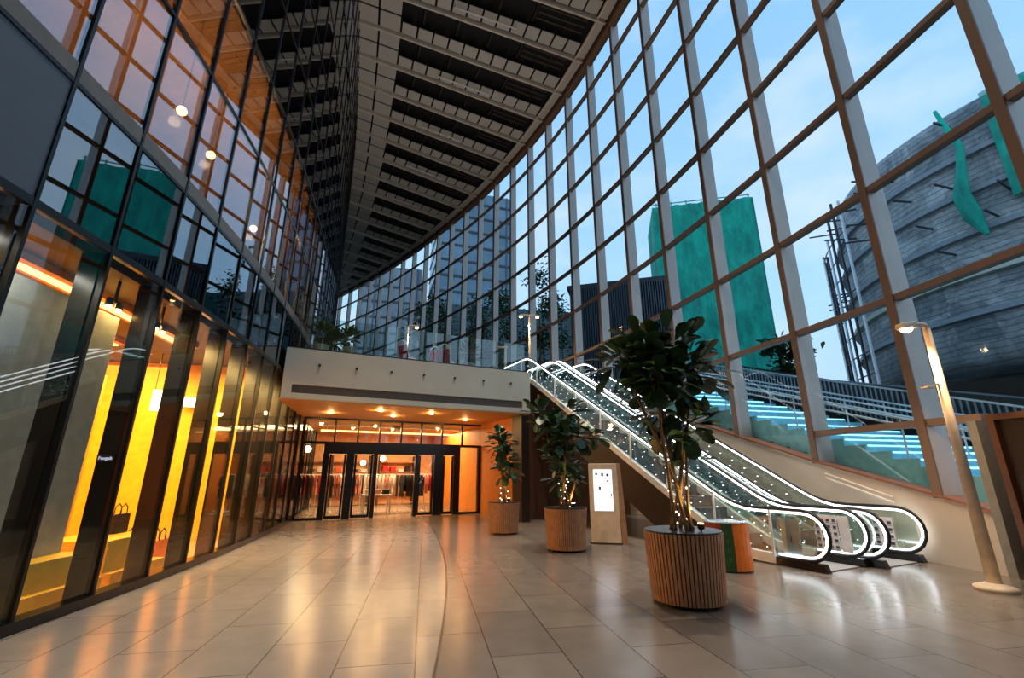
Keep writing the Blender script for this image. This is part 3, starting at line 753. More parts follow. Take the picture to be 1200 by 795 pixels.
# ------------------------------------------------------------------ escalators
TA = math.tan(math.radians(30.3))
def smooth(pts, it=2):
    for _ in range(it):
        q = [pts[0]]
        for a, b in zip(pts[:-1], pts[1:]): q += [a.lerp(b,.25), a.lerp(b,.75)]
        pts = q + [pts[-1]]
    return pts
def esc_base(t, t0, t1):
    def ramp(t): return 0 if t < t0 else (ZD if t > t1 else (t-t0)*ZD/(t1-t0))
    return sum(ramp(t + d*.12) for d in (-3,-2,-1,0,1,2,3))/7
def make_escalator(ra, rb, te, label, rods):
    t0, t1 = te+1.75, te+1.75+ZD/TA; tend = t1+2.0
    root = thing('escalator', label, 'escalator', RE((ra+rb)/2, te+.8))
    zb = lambda t: esc_base(t, t0, t1)
    ts = [te+.5+.3*i for i in range(int((tend-te-.5)/.3)+1)]
    # truss
    m = MB()
    for a, b in zip(ts[:-1], ts[1:]):
        za, zb_ = zb(a), zb(b); la, lb = max(0.0,za-.95), max(0.0,zb_-.95)
        if la > 3.6: la = min(la,4.0)
        m.hexa([RE(ra-.06,a,la),RE(rb+.06,a,la),RE(rb+.06,b,lb),RE(ra-.06,b,lb),RE(ra-.06,a,za+.0),RE(rb+.06,a,za+.0),RE(rb+.06,b,zb_+.0),RE(ra-.06,b,zb_+.0)])
    under(m.build('truss', M['darkbrown']), root)
    under(MB().par(RE(ra+.12,te+.2,.004), Rh*(rb-ra-.24), Eh*1.2, V((0,0,.012))).build('comb_plate', M['plate']), root)
    k = 0; t = te+1.2
    while t < t1+.6:
        z = zb(t)
        under(MB().par(RE(ra+.12,t,max(.012,z+.0)), Rh*(rb-ra-.24), Eh*.42, V((0,0,.05+.17*(t0<t<t1)))).build('step', M['step']), root); t += .4
    for side, r in ((-1,ra),(1,rb)):
        path = [RE(r,t,zb(t)+.95) for t in [te+.55+.25*i for i in range(int((tend-te-.55)/.25)+1)]]
        loop = []; cz, rad = .545, .405
        for i in range(11):
            a = -PI/2 - PI*i/10
            loop.append(RE(r, te+.42+rad*math.cos(a), cz+rad*math.sin(a)))
        pre = [RE(r,te+.95,.14), RE(r,te+.7,.14)]
        hp = pre + loop + path
        # closing at the top landing: descends behind
        last = path[-1]
        for i in range(1,9):
            a = PI/2 - PI*i/8; hp.append(last + Eh*(rad*math.cos(a)) + V((0,0,rad*math.sin(a)-rad)))
        # glass
        gl = MB(); gt = [te+.15+.3*i for i in range(int((tend-te-.1)/.3)+1)]
        for a, b in zip(gt[:-1], gt[1:]):
            ea, eb = zb(a), zb(b)
            cut = lambda t: max(0,(te+.42-t))**2*1.2
            gl.hexa([RE(r-.007,a,ea+.12+cut(a)),RE(r+.007,a,ea+.12+cut(a)),RE(r+.007,b,eb+.12+cut(b)),RE(r-.007,b,eb+.12+cut(b)),RE(r-.007,a,ea+.91-cut(a)),RE(r+.007,a,ea+.91-cut(a)),RE(r+.007,b,eb+.91-cut(b)),RE(r-.007,b,eb+.91-cut(b))])
        gl.cur = 1; x = -side*.03; t = te+1.2
        while t < t1+.4:
            z = zb(t)
            for hh in (.27,.45,.63): gl.box((RE(r+x,t+(.09 if hh==.45 else 0),z+hh+(.09*TA if hh==.45 else 0)*(t0<t<t1))), (.015,.015,.015), EANG)
            t += .34
        bal = under(gl.build('balustrade', [M['bal'], M['leddot']]), root)
        def sub(mb, name, mat, sm=False):
            o = mb.build(name, M[mat], smooth=sm); o.parent = bal; return o
        sub(MB().tube(hp, .03, 8), 'handrail', 'rubber', True)
        ins = []
        mid = len(pre)
        for i, p in enumerate(hp):
            q = p.copy()
            if i < len(pre): q.z += .045
            elif i < len(pre)+len(loop):
                c = RE(r, te+.42, cz); q = c + (p-c)*(1-.052/rad)
            elif i < len(hp)-8: q.z -= .05
            else: q = p - Eh*.05
            ins.append(q)
        sub(MB().tube(ins, .018, 6), 'light_strip', 'led', True)
        sk = MB(); st = [te+1.0+.3*i for i in range(int((tend-te-1.0)/.3)+1)]
        for a, b in zip(st[:-1], st[1:]):
            za, z2 = zb(a), zb(b)
            sk.hexa([RE(r-.065,a,za+.02),RE(r+.065,a,za+.02),RE(r+.065,b,z2+.02),RE(r-.065,b,z2+.02),RE(r-.06,a,za+.19),RE(r+.06,a,za+.19),RE(r+.06,b,z2+.19),RE(r-.06,b,z2+.19)])
        sub(sk, 'skirt', 'white')
        q1 = te + (1.9 if side < 0 and rods else .95)
        sub(MB().hexa([RE(r-.066,te+.12,0),RE(r+.066,te+.12,0),RE(r+.066,q1,0),RE(r-.066,q1,0),RE(r-.06,te+.16,.13),RE(r+.06,te+.16,.13),RE(r+.06,q1,.15),RE(r-.06,q1,.15)]), 'newel_base', 'fin')
        if rods and side < 0:
            t = te+1.0
            while t < t1+.6:
                z = zb(t); sub(MB().bar(RE(r-.09,t,z+.1), RE(r-.05,t,z+.93), .035), 'support_rod', 'white'); t += 1.22
    return root
make_escalator(8.32, 9.46, 4.9, 'lit escalator nearer the potted trees, with posts along its outer side', True)
make_escalator(9.60, 10.86, 4.66, 'lit escalator beside the beige parapet wall', False)
# notices on the newel glass
def notice(label, r, t0, z0, w, h, marks, rows, cols_, mat='paper', red=False):
    p = RE(r, t0, z0); t = thing('safety_notice', label, 'notice', p, EANG + PI/2, 'notices on the escalator glass')
    m = MB().box((0,0,h/2),(w,.006,h)); m.cur = 1
    if marks:
        for i in range(rows):
            for j in range(cols_):
                cx = -w/2 + w*(j+.5)/cols_; cz = h*(rows-i-.4)/(rows+.4)
                if red: m.box((cx,.004,cz),(.015,.003,.12)); continue
                m.box((cx,.004,cz),(w/cols_*.55,.003,h/rows*.4)); m.box((cx,.004,cz-h/rows*.34),(w/cols_*.65,.003,h/rows*.07))
    s_ = m.build('sheet', [M[mat], M['redink' if red else 'ink']], t)
    return t
notice('pale grey notice with one small red mark on the nearer escalator glass', 8.34, 5.6, .2, .34, .6, True, 1, 1, 'paper', True)
notice('white notice with a grid of dark pictograms on the inner escalator glass', 9.44, 5.62, .2, .42, .62, True, 5, 4)
notice('plain white sheet beside the grid of pictograms', 9.44, 5.3, .2, .18, .62, False, 0, 0)
notice('notice with violet pictograms on the glass nearest the beige parapet', 10.84, 5.35, .2, .36, .55, True, 4, 3)

# ------------------------------------------------------------------ potted trees
def leaf_geo(m, base, d, up, L, W, rs):
    d = d.normalized(); side = d.cross(up)
    if side.length < 1e-3: side = d.cross(V((1,0,0)))
    side.normalize(); nrm = side.cross(d).normalized()
    rows = [(0,.06),(.18,.42),(.45,.78),(.72,1.0),(.92,.66),(1,.1)]
    vs = []; bend = rs.uniform(.05,.22)
    for f, w in rows:
        c = base + d*(L*f) - nrm*(bend*L*f*f)
        for q in (-1,0,1): vs.append(c + side*(q*W/2*w) + nrm*(abs(q)*W*.10*w))
    fs = []
    for i in range(len(rows)-1):
        for q in range(2): a = i*3+q; fs.append((a,a+1,a+4,a+3))
    m.add(vs, fs)
def potted_tree(label, x, y, R, H, crown, trunks, nleaf, seed, octo=False, L=.3, lights=True):
    rs = random.Random(seed)
    t = thing('potted_fig_tree', label, 'potted tree', (x,y,0))
    n = 60
    pl = MB().lathe([(R-.09,.1),(R-.05,.14),(R-.035,H-.02),(R-.12,H-.02)], 36).build('planter', M['darkbrown'], t)
    sl = MB()
    for k in range(n):
        a = 2*PI*k/n; w = 2*PI*R/n*.66
        c, s_ = math.cos(a), math.sin(a)
        r0, r1 = R-.035, R
        b = V((c,s_,0)); tv = V((-s_,c,0))
        sl.hexa([b*(r0-.05)-tv*w/2+V((0,0,.05)), b*(r1-.05)-tv*w/2+V((0,0,.05)), b*(r1-.05)+tv*w/2+V((0,0,.05)), b*(r0-.05)+tv*w/2+V((0,0,.05)), b*r0-tv*w/2+V((0,0,H)), b*r1-tv*w/2+V((0,0,H)), b*r1+tv*w/2+V((0,0,H)), b*r0+tv*w/2+V((0,0,H))])
    sl.build('slat_ring', M['wood'], pl)
    MB().lathe([(R-.1,H-.01),(R-.015,H-.01),(R-.015,H+.02),(R-.1,H+.02)], 36).build('rim', M['dsteel'], pl)
    MB().lathe([(R-.2,.03),(R-.14,.03),(R-.14,.1),(R-.2,.1)], 30).build('plinth', M['fin'], pl)
    for k in range(4):
        a = PI/4 + k*PI/2; MB().tube([(math.cos(a)*(R-.15)-.02,math.sin(a)*(R-.15),.025),(math.cos(a)*(R-.15)+.02,math.sin(a)*(R-.15),.025)], .025, 10).build('caster', M['rubber'], pl)
    so = MB(); so.lathe([(R-.12,H-.08),(R-.11,H-.04),(R*.5,H-.01),(.02,H)], 30)
    for k in range(60):
        a = rs.uniform(0,2*PI); q = rs.uniform(0,R-.16); so.box((math.cos(a)*q,math.sin(a)*q,H-.02),(rs.uniform(.03,.08),rs.uniform(.03,.06),.05), rs.uniform(0,3))
    so.build('soil', M['soil'], t)
    tips = []
    cz = sum(c[2]*c[3] for c in crown)/sum(c[3] for c in crown)
    for k in range(trunks):
        a = 2*PI*k/trunks + rs.uniform(-.4,.4); c = crown[k % len(crown)]
        p0 = V((math.cos(a)*R*.3, math.sin(a)*R*.3, H-.03)); p3 = V((c[0],c[1],c[2]))
        p1 = p0.lerp(p3,.4) + V((rs.uniform(-.06,.06),rs.uniform(-.06,.06),0)); p2 = p0.lerp(p3,.75) + V((rs.uniform(-.05,.05),rs.uniform(-.05,.05),0))
        MB().tube(smooth([p0,p1,p2,p3],1), [.026,.025,.024,.022,.02,.018,.016,.012][:len(smooth([p0,p1,p2,p3],1))], 7).build('trunk', M['bark'], t, True)
    fo = MB()
    tot = sum(c[3]**2 for c in crown)
    for c in crown:
        for k in range(int(nleaf*c[3]**2/tot)):
            d = V((rs.gauss(0,1),rs.gauss(0,1),rs.gauss(.15,.9))).normalized(); q = c[3]*rs.uniform(.25,1)
            b = V((c[0],c[1],c[2])) + V((d.x*q, d.y*q, d.z*q*c[4]))
            dd = (d + V((rs.uniform(-.5,.5),rs.uniform(-.5,.5),rs.uniform(-.5,.35))))
            leaf_geo(fo, b, dd, V((rs.uniform(-.3,.3),rs.uniform(-.3,.3),1)), L*rs.uniform(.75,1.15), L*.66*rs.uniform(.8,1.1), rs)
    fo.build('foliage', M['leaf'], t, True)
    if lights:
        w = MB(); pts = []
        for k in range(60):
            a = k*.5; q = .1+.05*math.sin(k*.3); pts.append((math.cos(a)*q, math.sin(a)*q, H+.02+k*.011))
        fl_ = MB().tube(pts, .004, 4).build('fairy_wire', M['bark'], t)
        bl = MB()
        for k in range(0,60,4): bl.ball(V(pts[k])*1.0, .011, 4)
        bl.build('fairy_bulb_pattern', M['whitelamp'], fl_)
    return t
# uplights standing in the soil
def uplight(label, x, y, z, aim, power):
    t = thing('uplight', label, 'uplight', (x,y,z))
    MB().lathe([(.03,0),(.03,.02),(.012,.03),(.012,.06)], 10).build('spike', M['black'], t)
    h = MB().lathe([(.03,.06),(.045,.08),(.045,.13)], 12).build('lamp_head', M['black'], t); MB().lathe([(.036,.128),(.036,.136)], 12).build('lens', M['warm'], h)
    l = bpy.data.lights.new('uplight_lamp','SPOT'); l.energy = power; l.color = (1,.68,.25); l.spot_size = 1.5; l.spot_blend = .7; l.shadow_soft_size = .04
    lo = bpy.data.objects.new('uplight_lamp', l); COL.objects.link(lo); lo.parent = t; lo.location = (0,0,.16)
    d = V(aim).normalized(); lo.rotation_euler = d.to_track_quat('-Z','Y').to_euler()
potted_tree('tallest potted fig tree, in the nearest slatted wood planter', 2.26, 6.51, .5, .85,
    [(-.62,-.1,3.15,.36,.8),(-.25,.1,3.35,.38,.8),(.12,0,3.3,.42,.9),(.3,-.1,2.95,.4,.9),(-.2,-.2,2.85,.45,.8),(-.05,.1,2.45,.36,.9),(.18,0,2.2,.24,1),(-.14,-.1,2.05,.2,1),(.25,.1,1.75,.13,1),(-.2,0,3.1,.4,.9)], 7, 420, 3, L=.32)
uplight('glowing uplight in the soil of the nearest planter', 2.26+.17, 6.51-.22, .83, (-.15,.25,1), 45)
potted_tree('mid sized potted fig tree in the planter left of the lit kiosk', 1.16, 10.52, .46, .85,
    [(-.5,0,2.9,.3,.8),(-.2,.1,2.6,.38,.8),(.1,0,2.9,.25,1),(.05,-.1,2.35,.42,.9),(.45,0,2.35,.32,.7),(-.05,0,1.85,.36,.9),(0,0,1.5,.3,.9),(.72,0,2.4,.2,.7)], 5, 330, 5, L=.3)
uplight('glowing uplight in the soil of the middle planter', 1.16+.15, 10.52-.22, .83, (-.1,.25,1), 20)
potted_tree('smallest dark potted fig tree in front of the orange side wall', -.23, 13.3, .44, .8,
    [(-.08,0,2.35,.34,.9),(.05,0,2.0,.3,.9),(.08,0,1.6,.28,.9),(-.1,0,2.6,.2,1)], 4, 190, 9, L=.26)
uplight('glowing uplight in the soil of the farthest planter', -.23+.14, 13.3-.2, .78, (0,.2,1), 14)

# ------------------------------------------------------------------ kiosk
ka = math.radians(-12)
k = thing('digital_kiosk', 'freestanding pale kiosk with a glowing white screen under the escalator', 'kiosk', (2.22,11.5,0), ka)
sl = .07
m = MB(); m.hexa([(-.36,-.1,0),(.33,-.1,0),(.33,.06,0),(-.36,.06,0),(-.36,-.1+sl,1.8),(.33-.02,-.1+sl,1.8),(.33-.02,.06+sl,1.8),(-.36,.06+sl,1.8)])
kb = m.build('kiosk_body', M['cream'], k, bevel=.01)
def kf(x,z,d=0): return V((x, -.1 + sl*z/1.8 - d, z))
m = MB(); m.par(kf(-.25,.72,.008), (.44,0,0), kf(0,1.66)-kf(0,.72), (0,.01,0)); m.cur = 1
for x,z,w,h in ((-.2,1.53,.05,.05),(-.06,1.5,.05,.08),(.06,1.5,.06,.06),(-.13,1.2,.05,.06),(.06,1.38,.05,.03),(.14,1.05,.03,.05)):
    m.par(kf(x,z,.012), (w,0,0), kf(0,z+h)-kf(0,z), (0,.003,0))
m.build('screen', [M['screen'], M['ink']], k)
m = MB(); m.hexa([(.35,-.06,0),(.48,-.02,0),(.48,.16,0),(.35,.16,0),(.30,.0,1.8),(.40,.03,1.8),(.40,.2,1.8),(.30,.2,1.8)]); m.build('side_wing', M['wood'], k, bevel=.005)
MB().box((-.02,0,.015),(.74,.2,.03)).build('kiosk_foot', M['dsteel'], k)

# ------------------------------------------------------------------ recycling bin
b = thing('recycling_bin', 'orange round recycling bin with a green stripe beside the nearest planter', 'bin', (3.76,8.6,0), math.radians(15))
def wedge(a0, a1, r, z0, z1, n=10):
    pts = [(0,0)] + [(r*math.cos(a0+(a1-a0)*i/n), r*math.sin(a0+(a1-a0)*i/n)) for i in range(n+1)]
    return MB().prism(pts, z0, z1)
wedge(math.radians(-114), math.radians(20), .36, .02, .76).build('orange_drum', M['binorange'], b, bevel=.006)
m = wedge(math.radians(-140), math.radians(-115), .37, .02, .76, 5); m.cur = 1
for i in range(4):
    a = math.radians(-127); m.box((.37*math.cos(a), .37*math.sin(a), .2+.14*i), (.012,.05,.06), a)
m.build('green_panel', [M['bingreen'], M['leaf2']], b)
wedge(math.radians(21), math.radians(219), .355, .02, .76,14).build('rear_drum', M['binred'], b, bevel=.006)
MB().lathe([(.34,.0),(.34,.02)], 28).build('bin_base', M['black'], b)
MB().lathe([(.37,.755),(.375,.775),(.3,.785),(.28,.77)], 28).build('bin_rim', M['steel'], b)

# ------------------------------------------------------------------ lamp posts
def lamp_post(label, p, H, ang, heads, bracket=True, r0=.085, lp=60):
    t = thing('lamp_post', label, 'lamp post', p, ang)
    MB().lathe([(.24,0),(.24,.05),(.2,.07),(.12,.09),(.11,.1)], 24).build('base_plate', M['cream'], t, True)
    po = MB().tube([(0,0,.08),(0,0,H)], [r0,r0*.62], 16).build('pole', M['cream'], t, True)
    for k, sgn in enumerate(heads):
        arm = MB(); arm.tube(smooth([V((0,0,H-.03)),V((0,0,H+.06)),V((sgn*.14,0,H+.07)),V((sgn*.34,0,H+.05))],2), .045, 8); arm.build('arm', M['cream'], t, True)
        h = MB(); h.hexa([(sgn*.30,-.09,H-.02),(sgn*.56,-.09,H-.03),(sgn*.56,.09,H-.03),(sgn*.30,.09,H-.02),(sgn*.30,-.09,H+.10),(sgn*.56,-.07,H+.05),(sgn*.56,.07,H+.05),(sgn*.30,.09,H+.10)] if sgn > 0 else
               [(sgn*.56,-.09,H-.03),(sgn*.30,-.09,H-.02),(sgn*.30,.09,H-.02),(sgn*.56,.09,H-.03),(sgn*.56,-.07,H+.05),(sgn*.30,-.09,H+.10),(sgn*.30,.09,H+.10),(sgn*.56,.07,H+.05)])
        hd = h.build('lamp_head', M['cream'], t, bevel=.01)
        MB().lathe([(.02,-.09),(.06,-.075),(.085,-.04),(.09,-.02)], 14, (sgn*.44,0,H)).build('lens', M['warm'], hd)
        l = bpy.data.lights.new('lamp','SPOT'); l.energy = lp; l.color = (1,.66,.34); l.shadow_soft_size = .09; l.spot_size = 2.6; l.spot_blend = .6
        lo = bpy.data.objects.new('lamp', l); COL.objects.link(lo); lo.parent = t; lo.location = (sgn*.44,0,H-.22)
    if bracket:
        br = MB(); br.bar((0,0,H*.765),(-.34,0,H*.75), .03,.03); br.box((-.3,0,H*.745),(.16,.1,.02)); br.build('bracket', M['cream'], t)
    return t
lamp_post('tall cream lamp post standing on the floor by the dark doorway', (6.8,7.12,0), 3.85, math.radians(14), (-1,), True, .085, 190)
lamp_post('cream twin headed lamp post on the upper floor above the escalator top', (.9,22.6,ZD), 4.45, .1, (-1,1), False, .06, 200)
lamp_post('single headed lamp post on the upper floor over the canopy', (-5.5,23.0,ZD), 4.0, .1, (1,), False, .06, 160)
t = thing('bollard', 'slim pale post on the upper floor behind the canopy glass', 'post', (-.3,20.5,ZD)); MB().lathe([(.12,0),(.12,.03),(.05,.05),(.05,2.2),(.04,2.24)], 14).build('pole', M['cream'], t); MB().box((-.15,0,2.2),(.5,.14,.06)).build('cap', M['cream'], t)

# upper floor furniture and plants
def chair(label, p, rz):
    t = thing('lounge_chair', label, 'chair', p, rz, 'lounge chairs on the upper floor'); t.scale = (.72,.72,.72)
    for sx in (-.28,.28):
        MB().tube([(sx,-.3,0),(sx,-.28,.4),(sx,.2,.36),(sx,.4,1.0),(sx*.4,.44,1.15)], .022, 6).build('side_frame', M['white'], t)
        MB().tube([(sx,.2,.36),(sx,.32,0)], .022, 6).build('leg', M['white'], t)
    MB().tube([(-.12,.44,1.15),(0,.45,1.18),(.12,.44,1.15)], .022, 6).build('back_hoop', M['white'], t)
    MB().box((0,-.03,.42),(.54,.5,.11)).build('seat_cushion', M['red'], t, bevel=.03)
    m = MB(); m.par((-.25,.2,.46),(.5,0,0),(0,.17,.5),(0,.08,-.03)); m.build('back_cushion', M['red'], t, bevel=.02)
def on_edge(u, e): r = r_at(u, 412, e); return RE(r, e, ZD)
for (u,e,rz,lab) in ((478,E0+.9,2.6,'white framed lounge chair with red cushions farthest from the escalators'),(503,E0+1.3,-2.2,'white framed lounge chair with red cushions at the middle of the glass balustrade'),(524,E0+.8,2.9,'white framed lounge chair with red cushions nearest the escalators')):
    chair(lab, on_edge(u,e), rz)
def shrub(label, p, R, H, seed, mat='leaf2'):
    rs = random.Random(seed); t = thing('potted_shrub', label, 'potted plant', p)
    MB().lathe([(R*.5,0),(R*.62,.4),(R*.55,.42)], 20).build('pot', M['concrete'], t)
    f = MB()
    for k in range(150):
        d = V((rs.gauss(0,1),rs.gauss(0,1),rs.gauss(.4,.8))).normalized(); b = V((0,0,.45+H*.45)) + V((d.x*R*.7,d.y*R*.7,d.z*H*.45))*rs.uniform(.3,1); leaf_geo(f, b, d+V((0,0,.3)), V((0,0,1)), .24, .09, rs)
    f.build('foliage', M[mat], t, True)
for k,(u,y,R,H,lab) in enumerate(((376,E0+.9,.36,.75,'bushy potted shrub at the left end of the upper glass balustrade'),(393,E0+1.6,.36,.7,'second bushy potted shrub from the left end of the balustrade'),(408,E0+.8,.3,.6,'smallest potted shrub behind the upper balustrade'),(550,E0+1.2,.36,.9,'dark potted shrub behind the balustrade near the escalators'))):
    q = on_edge(u,y); shrub(lab, q, R, H, 20+k, 'leaf2' if k < 3 else 'leaf')

# ------------------------------------------------------------------ outside
m = MB(); m.add([(9.5,-30,-.06),(160,-30,-.06),(160,170,-.06),(-60,170,-.06),(-22,62,-.06),(-2,38,-.06),(5,22,-.06),(8.4,9,-.06)], [tuple(range(8))]); struct(m.build('ground', M['asphalt']))
D = V((-.25,.968,0)); D.normalize(); X = V((D.y,-D.x,0))
sb = V((9.75,4.6,0))
st = thing('outdoor_staircase', 'wide outdoor staircase with glowing cyan treads beyond the glass wall', 'staircase', sb + X*1.8 + D*6)
nst = 36; RUN = .53; RISE = .17
for i in range(nst):
    a = sb + D*(RUN*i)
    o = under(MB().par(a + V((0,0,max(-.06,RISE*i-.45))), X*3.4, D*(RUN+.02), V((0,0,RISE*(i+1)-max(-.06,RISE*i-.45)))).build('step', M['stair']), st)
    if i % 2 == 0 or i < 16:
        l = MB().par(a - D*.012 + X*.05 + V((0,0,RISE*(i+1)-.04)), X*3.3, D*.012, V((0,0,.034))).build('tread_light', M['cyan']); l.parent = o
def stair_rail(label, off, h0):
    t = thing('stair_handrail', label, 'handrail', sb + X*off + D*4 + V((0,0,1)), 0, 'handrails on the outdoor staircase')
    for hh in (.95,.8):
        under(MB().tube([sb+X*off+V((0,0,hh)), sb+X*off+D*(RUN*nst)+V((0,0,hh+RISE*nst))], .025, 8).build('rail', M['rail']), t)
    for i in range(0,nst,5):
        q = sb+X*off+D*(RUN*(i+.5))+V((0,0,RISE*(i+1))); under(MB().tube([q, q+V((0,0,.86))], .02, 6).build('post', M['rail']), t)
stair_rail('white double handrail along the middle of the outdoor stairs', 1.9, 0)
stair_rail('white double handrail along the far edge of the outdoor stairs', 3.35, 0)
stair_rail('white double handrail on the near edge of the outdoor stairs by the glass', .1, 0)
def fence(label, o0, z0, z1, sl, n, gap, hgt, zoff=0):
    t = thing('bar_fence', label, 'fence', sb + X*o0 + D*6 + V((0,0,2)), 0)
    m = MB()
    for i in range(n):
        a = sb + X*o0 + D*(gap*i); z = z0 + sl*gap*i; m.bar(a+V((0,0,z)), a+V((0,0,z+hgt)), .035, .035, (1,0,0))
    under(m.build('bar_lattice', M['palebar']), t)
    for h in (.05, hgt):
        under(MB().bar(sb+X*o0+V((0,0,z0+h)), sb+X*o0+D*(gap*n)+V((0,0,z0+sl*gap*n+h)), .05,.05).build('fence_rail', M['rail' if h > 1 else 'fence']), t)
    return t
SLP = RISE/RUN
fence('sloping black bar fence along the far side of the outdoor stairs', 3.8, .25, 0, SLP, 130, .15, 1.1)
def level_fence(label, p, q, zp, zq, hgt, n):
    p, q = V(p), V(q); t = thing('bar_fence', label, 'fence', p.lerp(q,.5)); m = MB()
    for i in range(n+1):
        c = p.lerp(q, i/n); z = zp + (zq-zp)*i/n; m.bar(c+V((0,0,z-hgt)), c+V((0,0,z)), .05, .05, (1,0,0))
    under(m.build('bar_lattice', M['fence']), t)
    for h in (0, hgt-.1): under(MB().bar(p+V((0,0,zp-h)), q+V((0,0,zq-h)), .06, .06).build('fence_rail', M['fence']), t)
level_fence('taller dark bar fence on the crest behind the outdoor stairs', (10.2,23.2,0), (16.2,19.0,0), 7.2, 4.9, 2.0, 46)
m = MB(); a = sb + X*4.2 - D*6
m.hexa([a, a+X*2.2, a+X*2.2+D*32, a+D*32, a+V((0,0,.1)), a+X*2.2+V((0,0,.1)), a+X*2.2+D*32+V((0,0,9)), a+D*32+V((0,0,9))])
tag(m.build('embankment', M['retain']), 'dark sloping embankment wall behind the stair fence', 'wall', kind='structure')
m = MB(); m.par((17,9,0),(26,0,0),(-4,10,0),(0,0,4.4)); struct(m.build('wall_outside', M['retain']))

# round unfinished building
bc = V((41,28.7,0)); bR = 14.2
KB = 1.8
b = thing('round_building', 'round grey unfinished building wrapped in scaffolding and torn netting', 'building', (bc.x*KB, bc.y*KB, -1.3)); b.scale = (KB,KB,KB)
prof = [(bR-1.2,7.4),(bR-.2,7.9),(bR,10),(bR,23.0),(bR-.3,23.6)]
MB().lathe(prof, 72).build('drum', M['bldg'], b, True)
MB().lathe([(bR-3,0),(bR-3,7.05)], 48).build('base_storey', M['retain'], b, True)
for z in (10.3, 12.6, 15.1, 17.6, 20):
    MB().lathe([(bR,z),(bR+.3,z+.04),(bR+.3,z+.34),(bR,z+.4)], 72).build('ledge', M['concrete' if z in (12.6,) else 'ledge'], b)
# green net band round part of the top, and hanging strip
def arcband(r, a0, a1, z0, z1, n=24, th=.12):
    m = MB()
    for i in range(n):
        p, q = a0+(a1-a0)*i/n, a0+(a1-a0)*(i+1)/n; r1 = r + .12*math.sin(i*1.7); r2 = r + .12*math.sin((i+1)*1.7)
        m.hexa([(r1*math.cos(p),r1*math.sin(p),z0),((r1+th)*math.cos(p),(r1+th)*math.sin(p),z0),((r2+th)*math.cos(q),(r2+th)*math.sin(q),z0),(r2*math.cos(q),r2*math.sin(q),z0),(r1*math.cos(p),r1*math.sin(p),z1),((r1+th)*math.cos(p),(r1+th)*math.sin(p),z1),((r2+th)*math.cos(q),(r2+th)*math.sin(q),z1),(r2*math.cos(q),r2*math.sin(q),z1)])
    return m
back = math.atan2(-28.7,-41)
arcband(bR+.35, back-.14, back+1.5, 16.4, 23.4, 40).build('green_netting', M['net2'], b)
hs = MB(); a = back-.25
hs.tube([((bR+.8)*math.cos(a+.02*math.sin(z)),(bR+.8)*math.sin(a+.02*math.sin(z)),z) for z in (23.6,22,20.5,19,17.5,16,14.6)], [.1,.16,.2,.25,.42,.45,.1], 9)
hs.build('hanging_net', M['net'], b)
sh = MB(); sh.lathe([(.05,0),(.9,.1),(.9,.5),(.6,.55)], 14, ((bR+.5)*math.cos(back+.2),(bR+.5)*math.sin(back+.2),13)); sh.build('tarpaulin', M['opaque'], b, True)
# scaffold poles sticking out
rs = random.Random(4)
for i in range(26):
    a = back - 1.25 + .055*i; z = rs.uniform(14,22.5)
    p = V((bR*math.cos(a),bR*math.sin(a),z)); q = p + V((math.cos(a),math.sin(a),.12*rs.uniform(-1,1)))*rs.uniform(1.2,2.4)
    MB().bar(p,q,.1).build('scaffold_tube', M['fence'], b)
for i in range(10):
    a = back - 1.42 + .07*i; r0 = bR+1.3
    MB().bar((r0*math.cos(a),r0*math.sin(a),0),(r0*math.cos(a),r0*math.sin(a),19+1.2*math.sin(i)+.3*i), .14).build('scaffold_standard', M['rail' if i%3==0 else 'fence'], b)
for k in range(12):
    z = 2+1.6*k; m = MB(); r0 = bR+1.3
    m.tube([(r0*math.cos(back-1.42+.07*i),r0*math.sin(back-1.42+.07*i),z) for i in range(10)], .05, 5); m.build('scaffold_ledger', M['fence'], b)

# green wrapped tower
tw = thing('netted_tower', 'tower block wrapped in bright green construction netting', 'building', at_y(815,250,56).to_2d().to_3d(), math.radians(-12))
m = MB(); 
pts = []
for i in range(25): pts.append((-6.2+12.4*i/24, -4 + .15*math.sin(i*1.9)))
for i in range(7): pts.append((6.2+.12*math.sin(i*2), -4+8*i/6))
pts += [(6.2,4),(-6.2,4)]
Ht = 35.5
m.prism(pts, 0, Ht); m.build('net_wrap', M['net'], tw)
m = MB()
for i in range(7): m.box((-5.6+1.9*i,-3.6,Ht+.3),(.12,.12,1.0)); 
m.box((0,-3.6,Ht+.6),(12,.1,.1)); m.build('roof_scaffold', M['net'], tw)
# louvred dark building
lb = thing('louvred_building', 'dark block with vertical louvres beyond the glass wall', 'building', (9.2,36,0), math.radians(-16))
MB().box((0,2,8.5),(8.6,4,17)).build('building_body', M['retain'], lb)
m = MB()
for i in range(44): m.box((-4.2+8.4*i/43,-.12,8.6),(.08,.3,16.6))
m.build('louvre_slats', M['opaque'], lb)
MB().box((0,2,17.1),(9,4.4,.4)).build('roof_slab', M['fence'], lb)
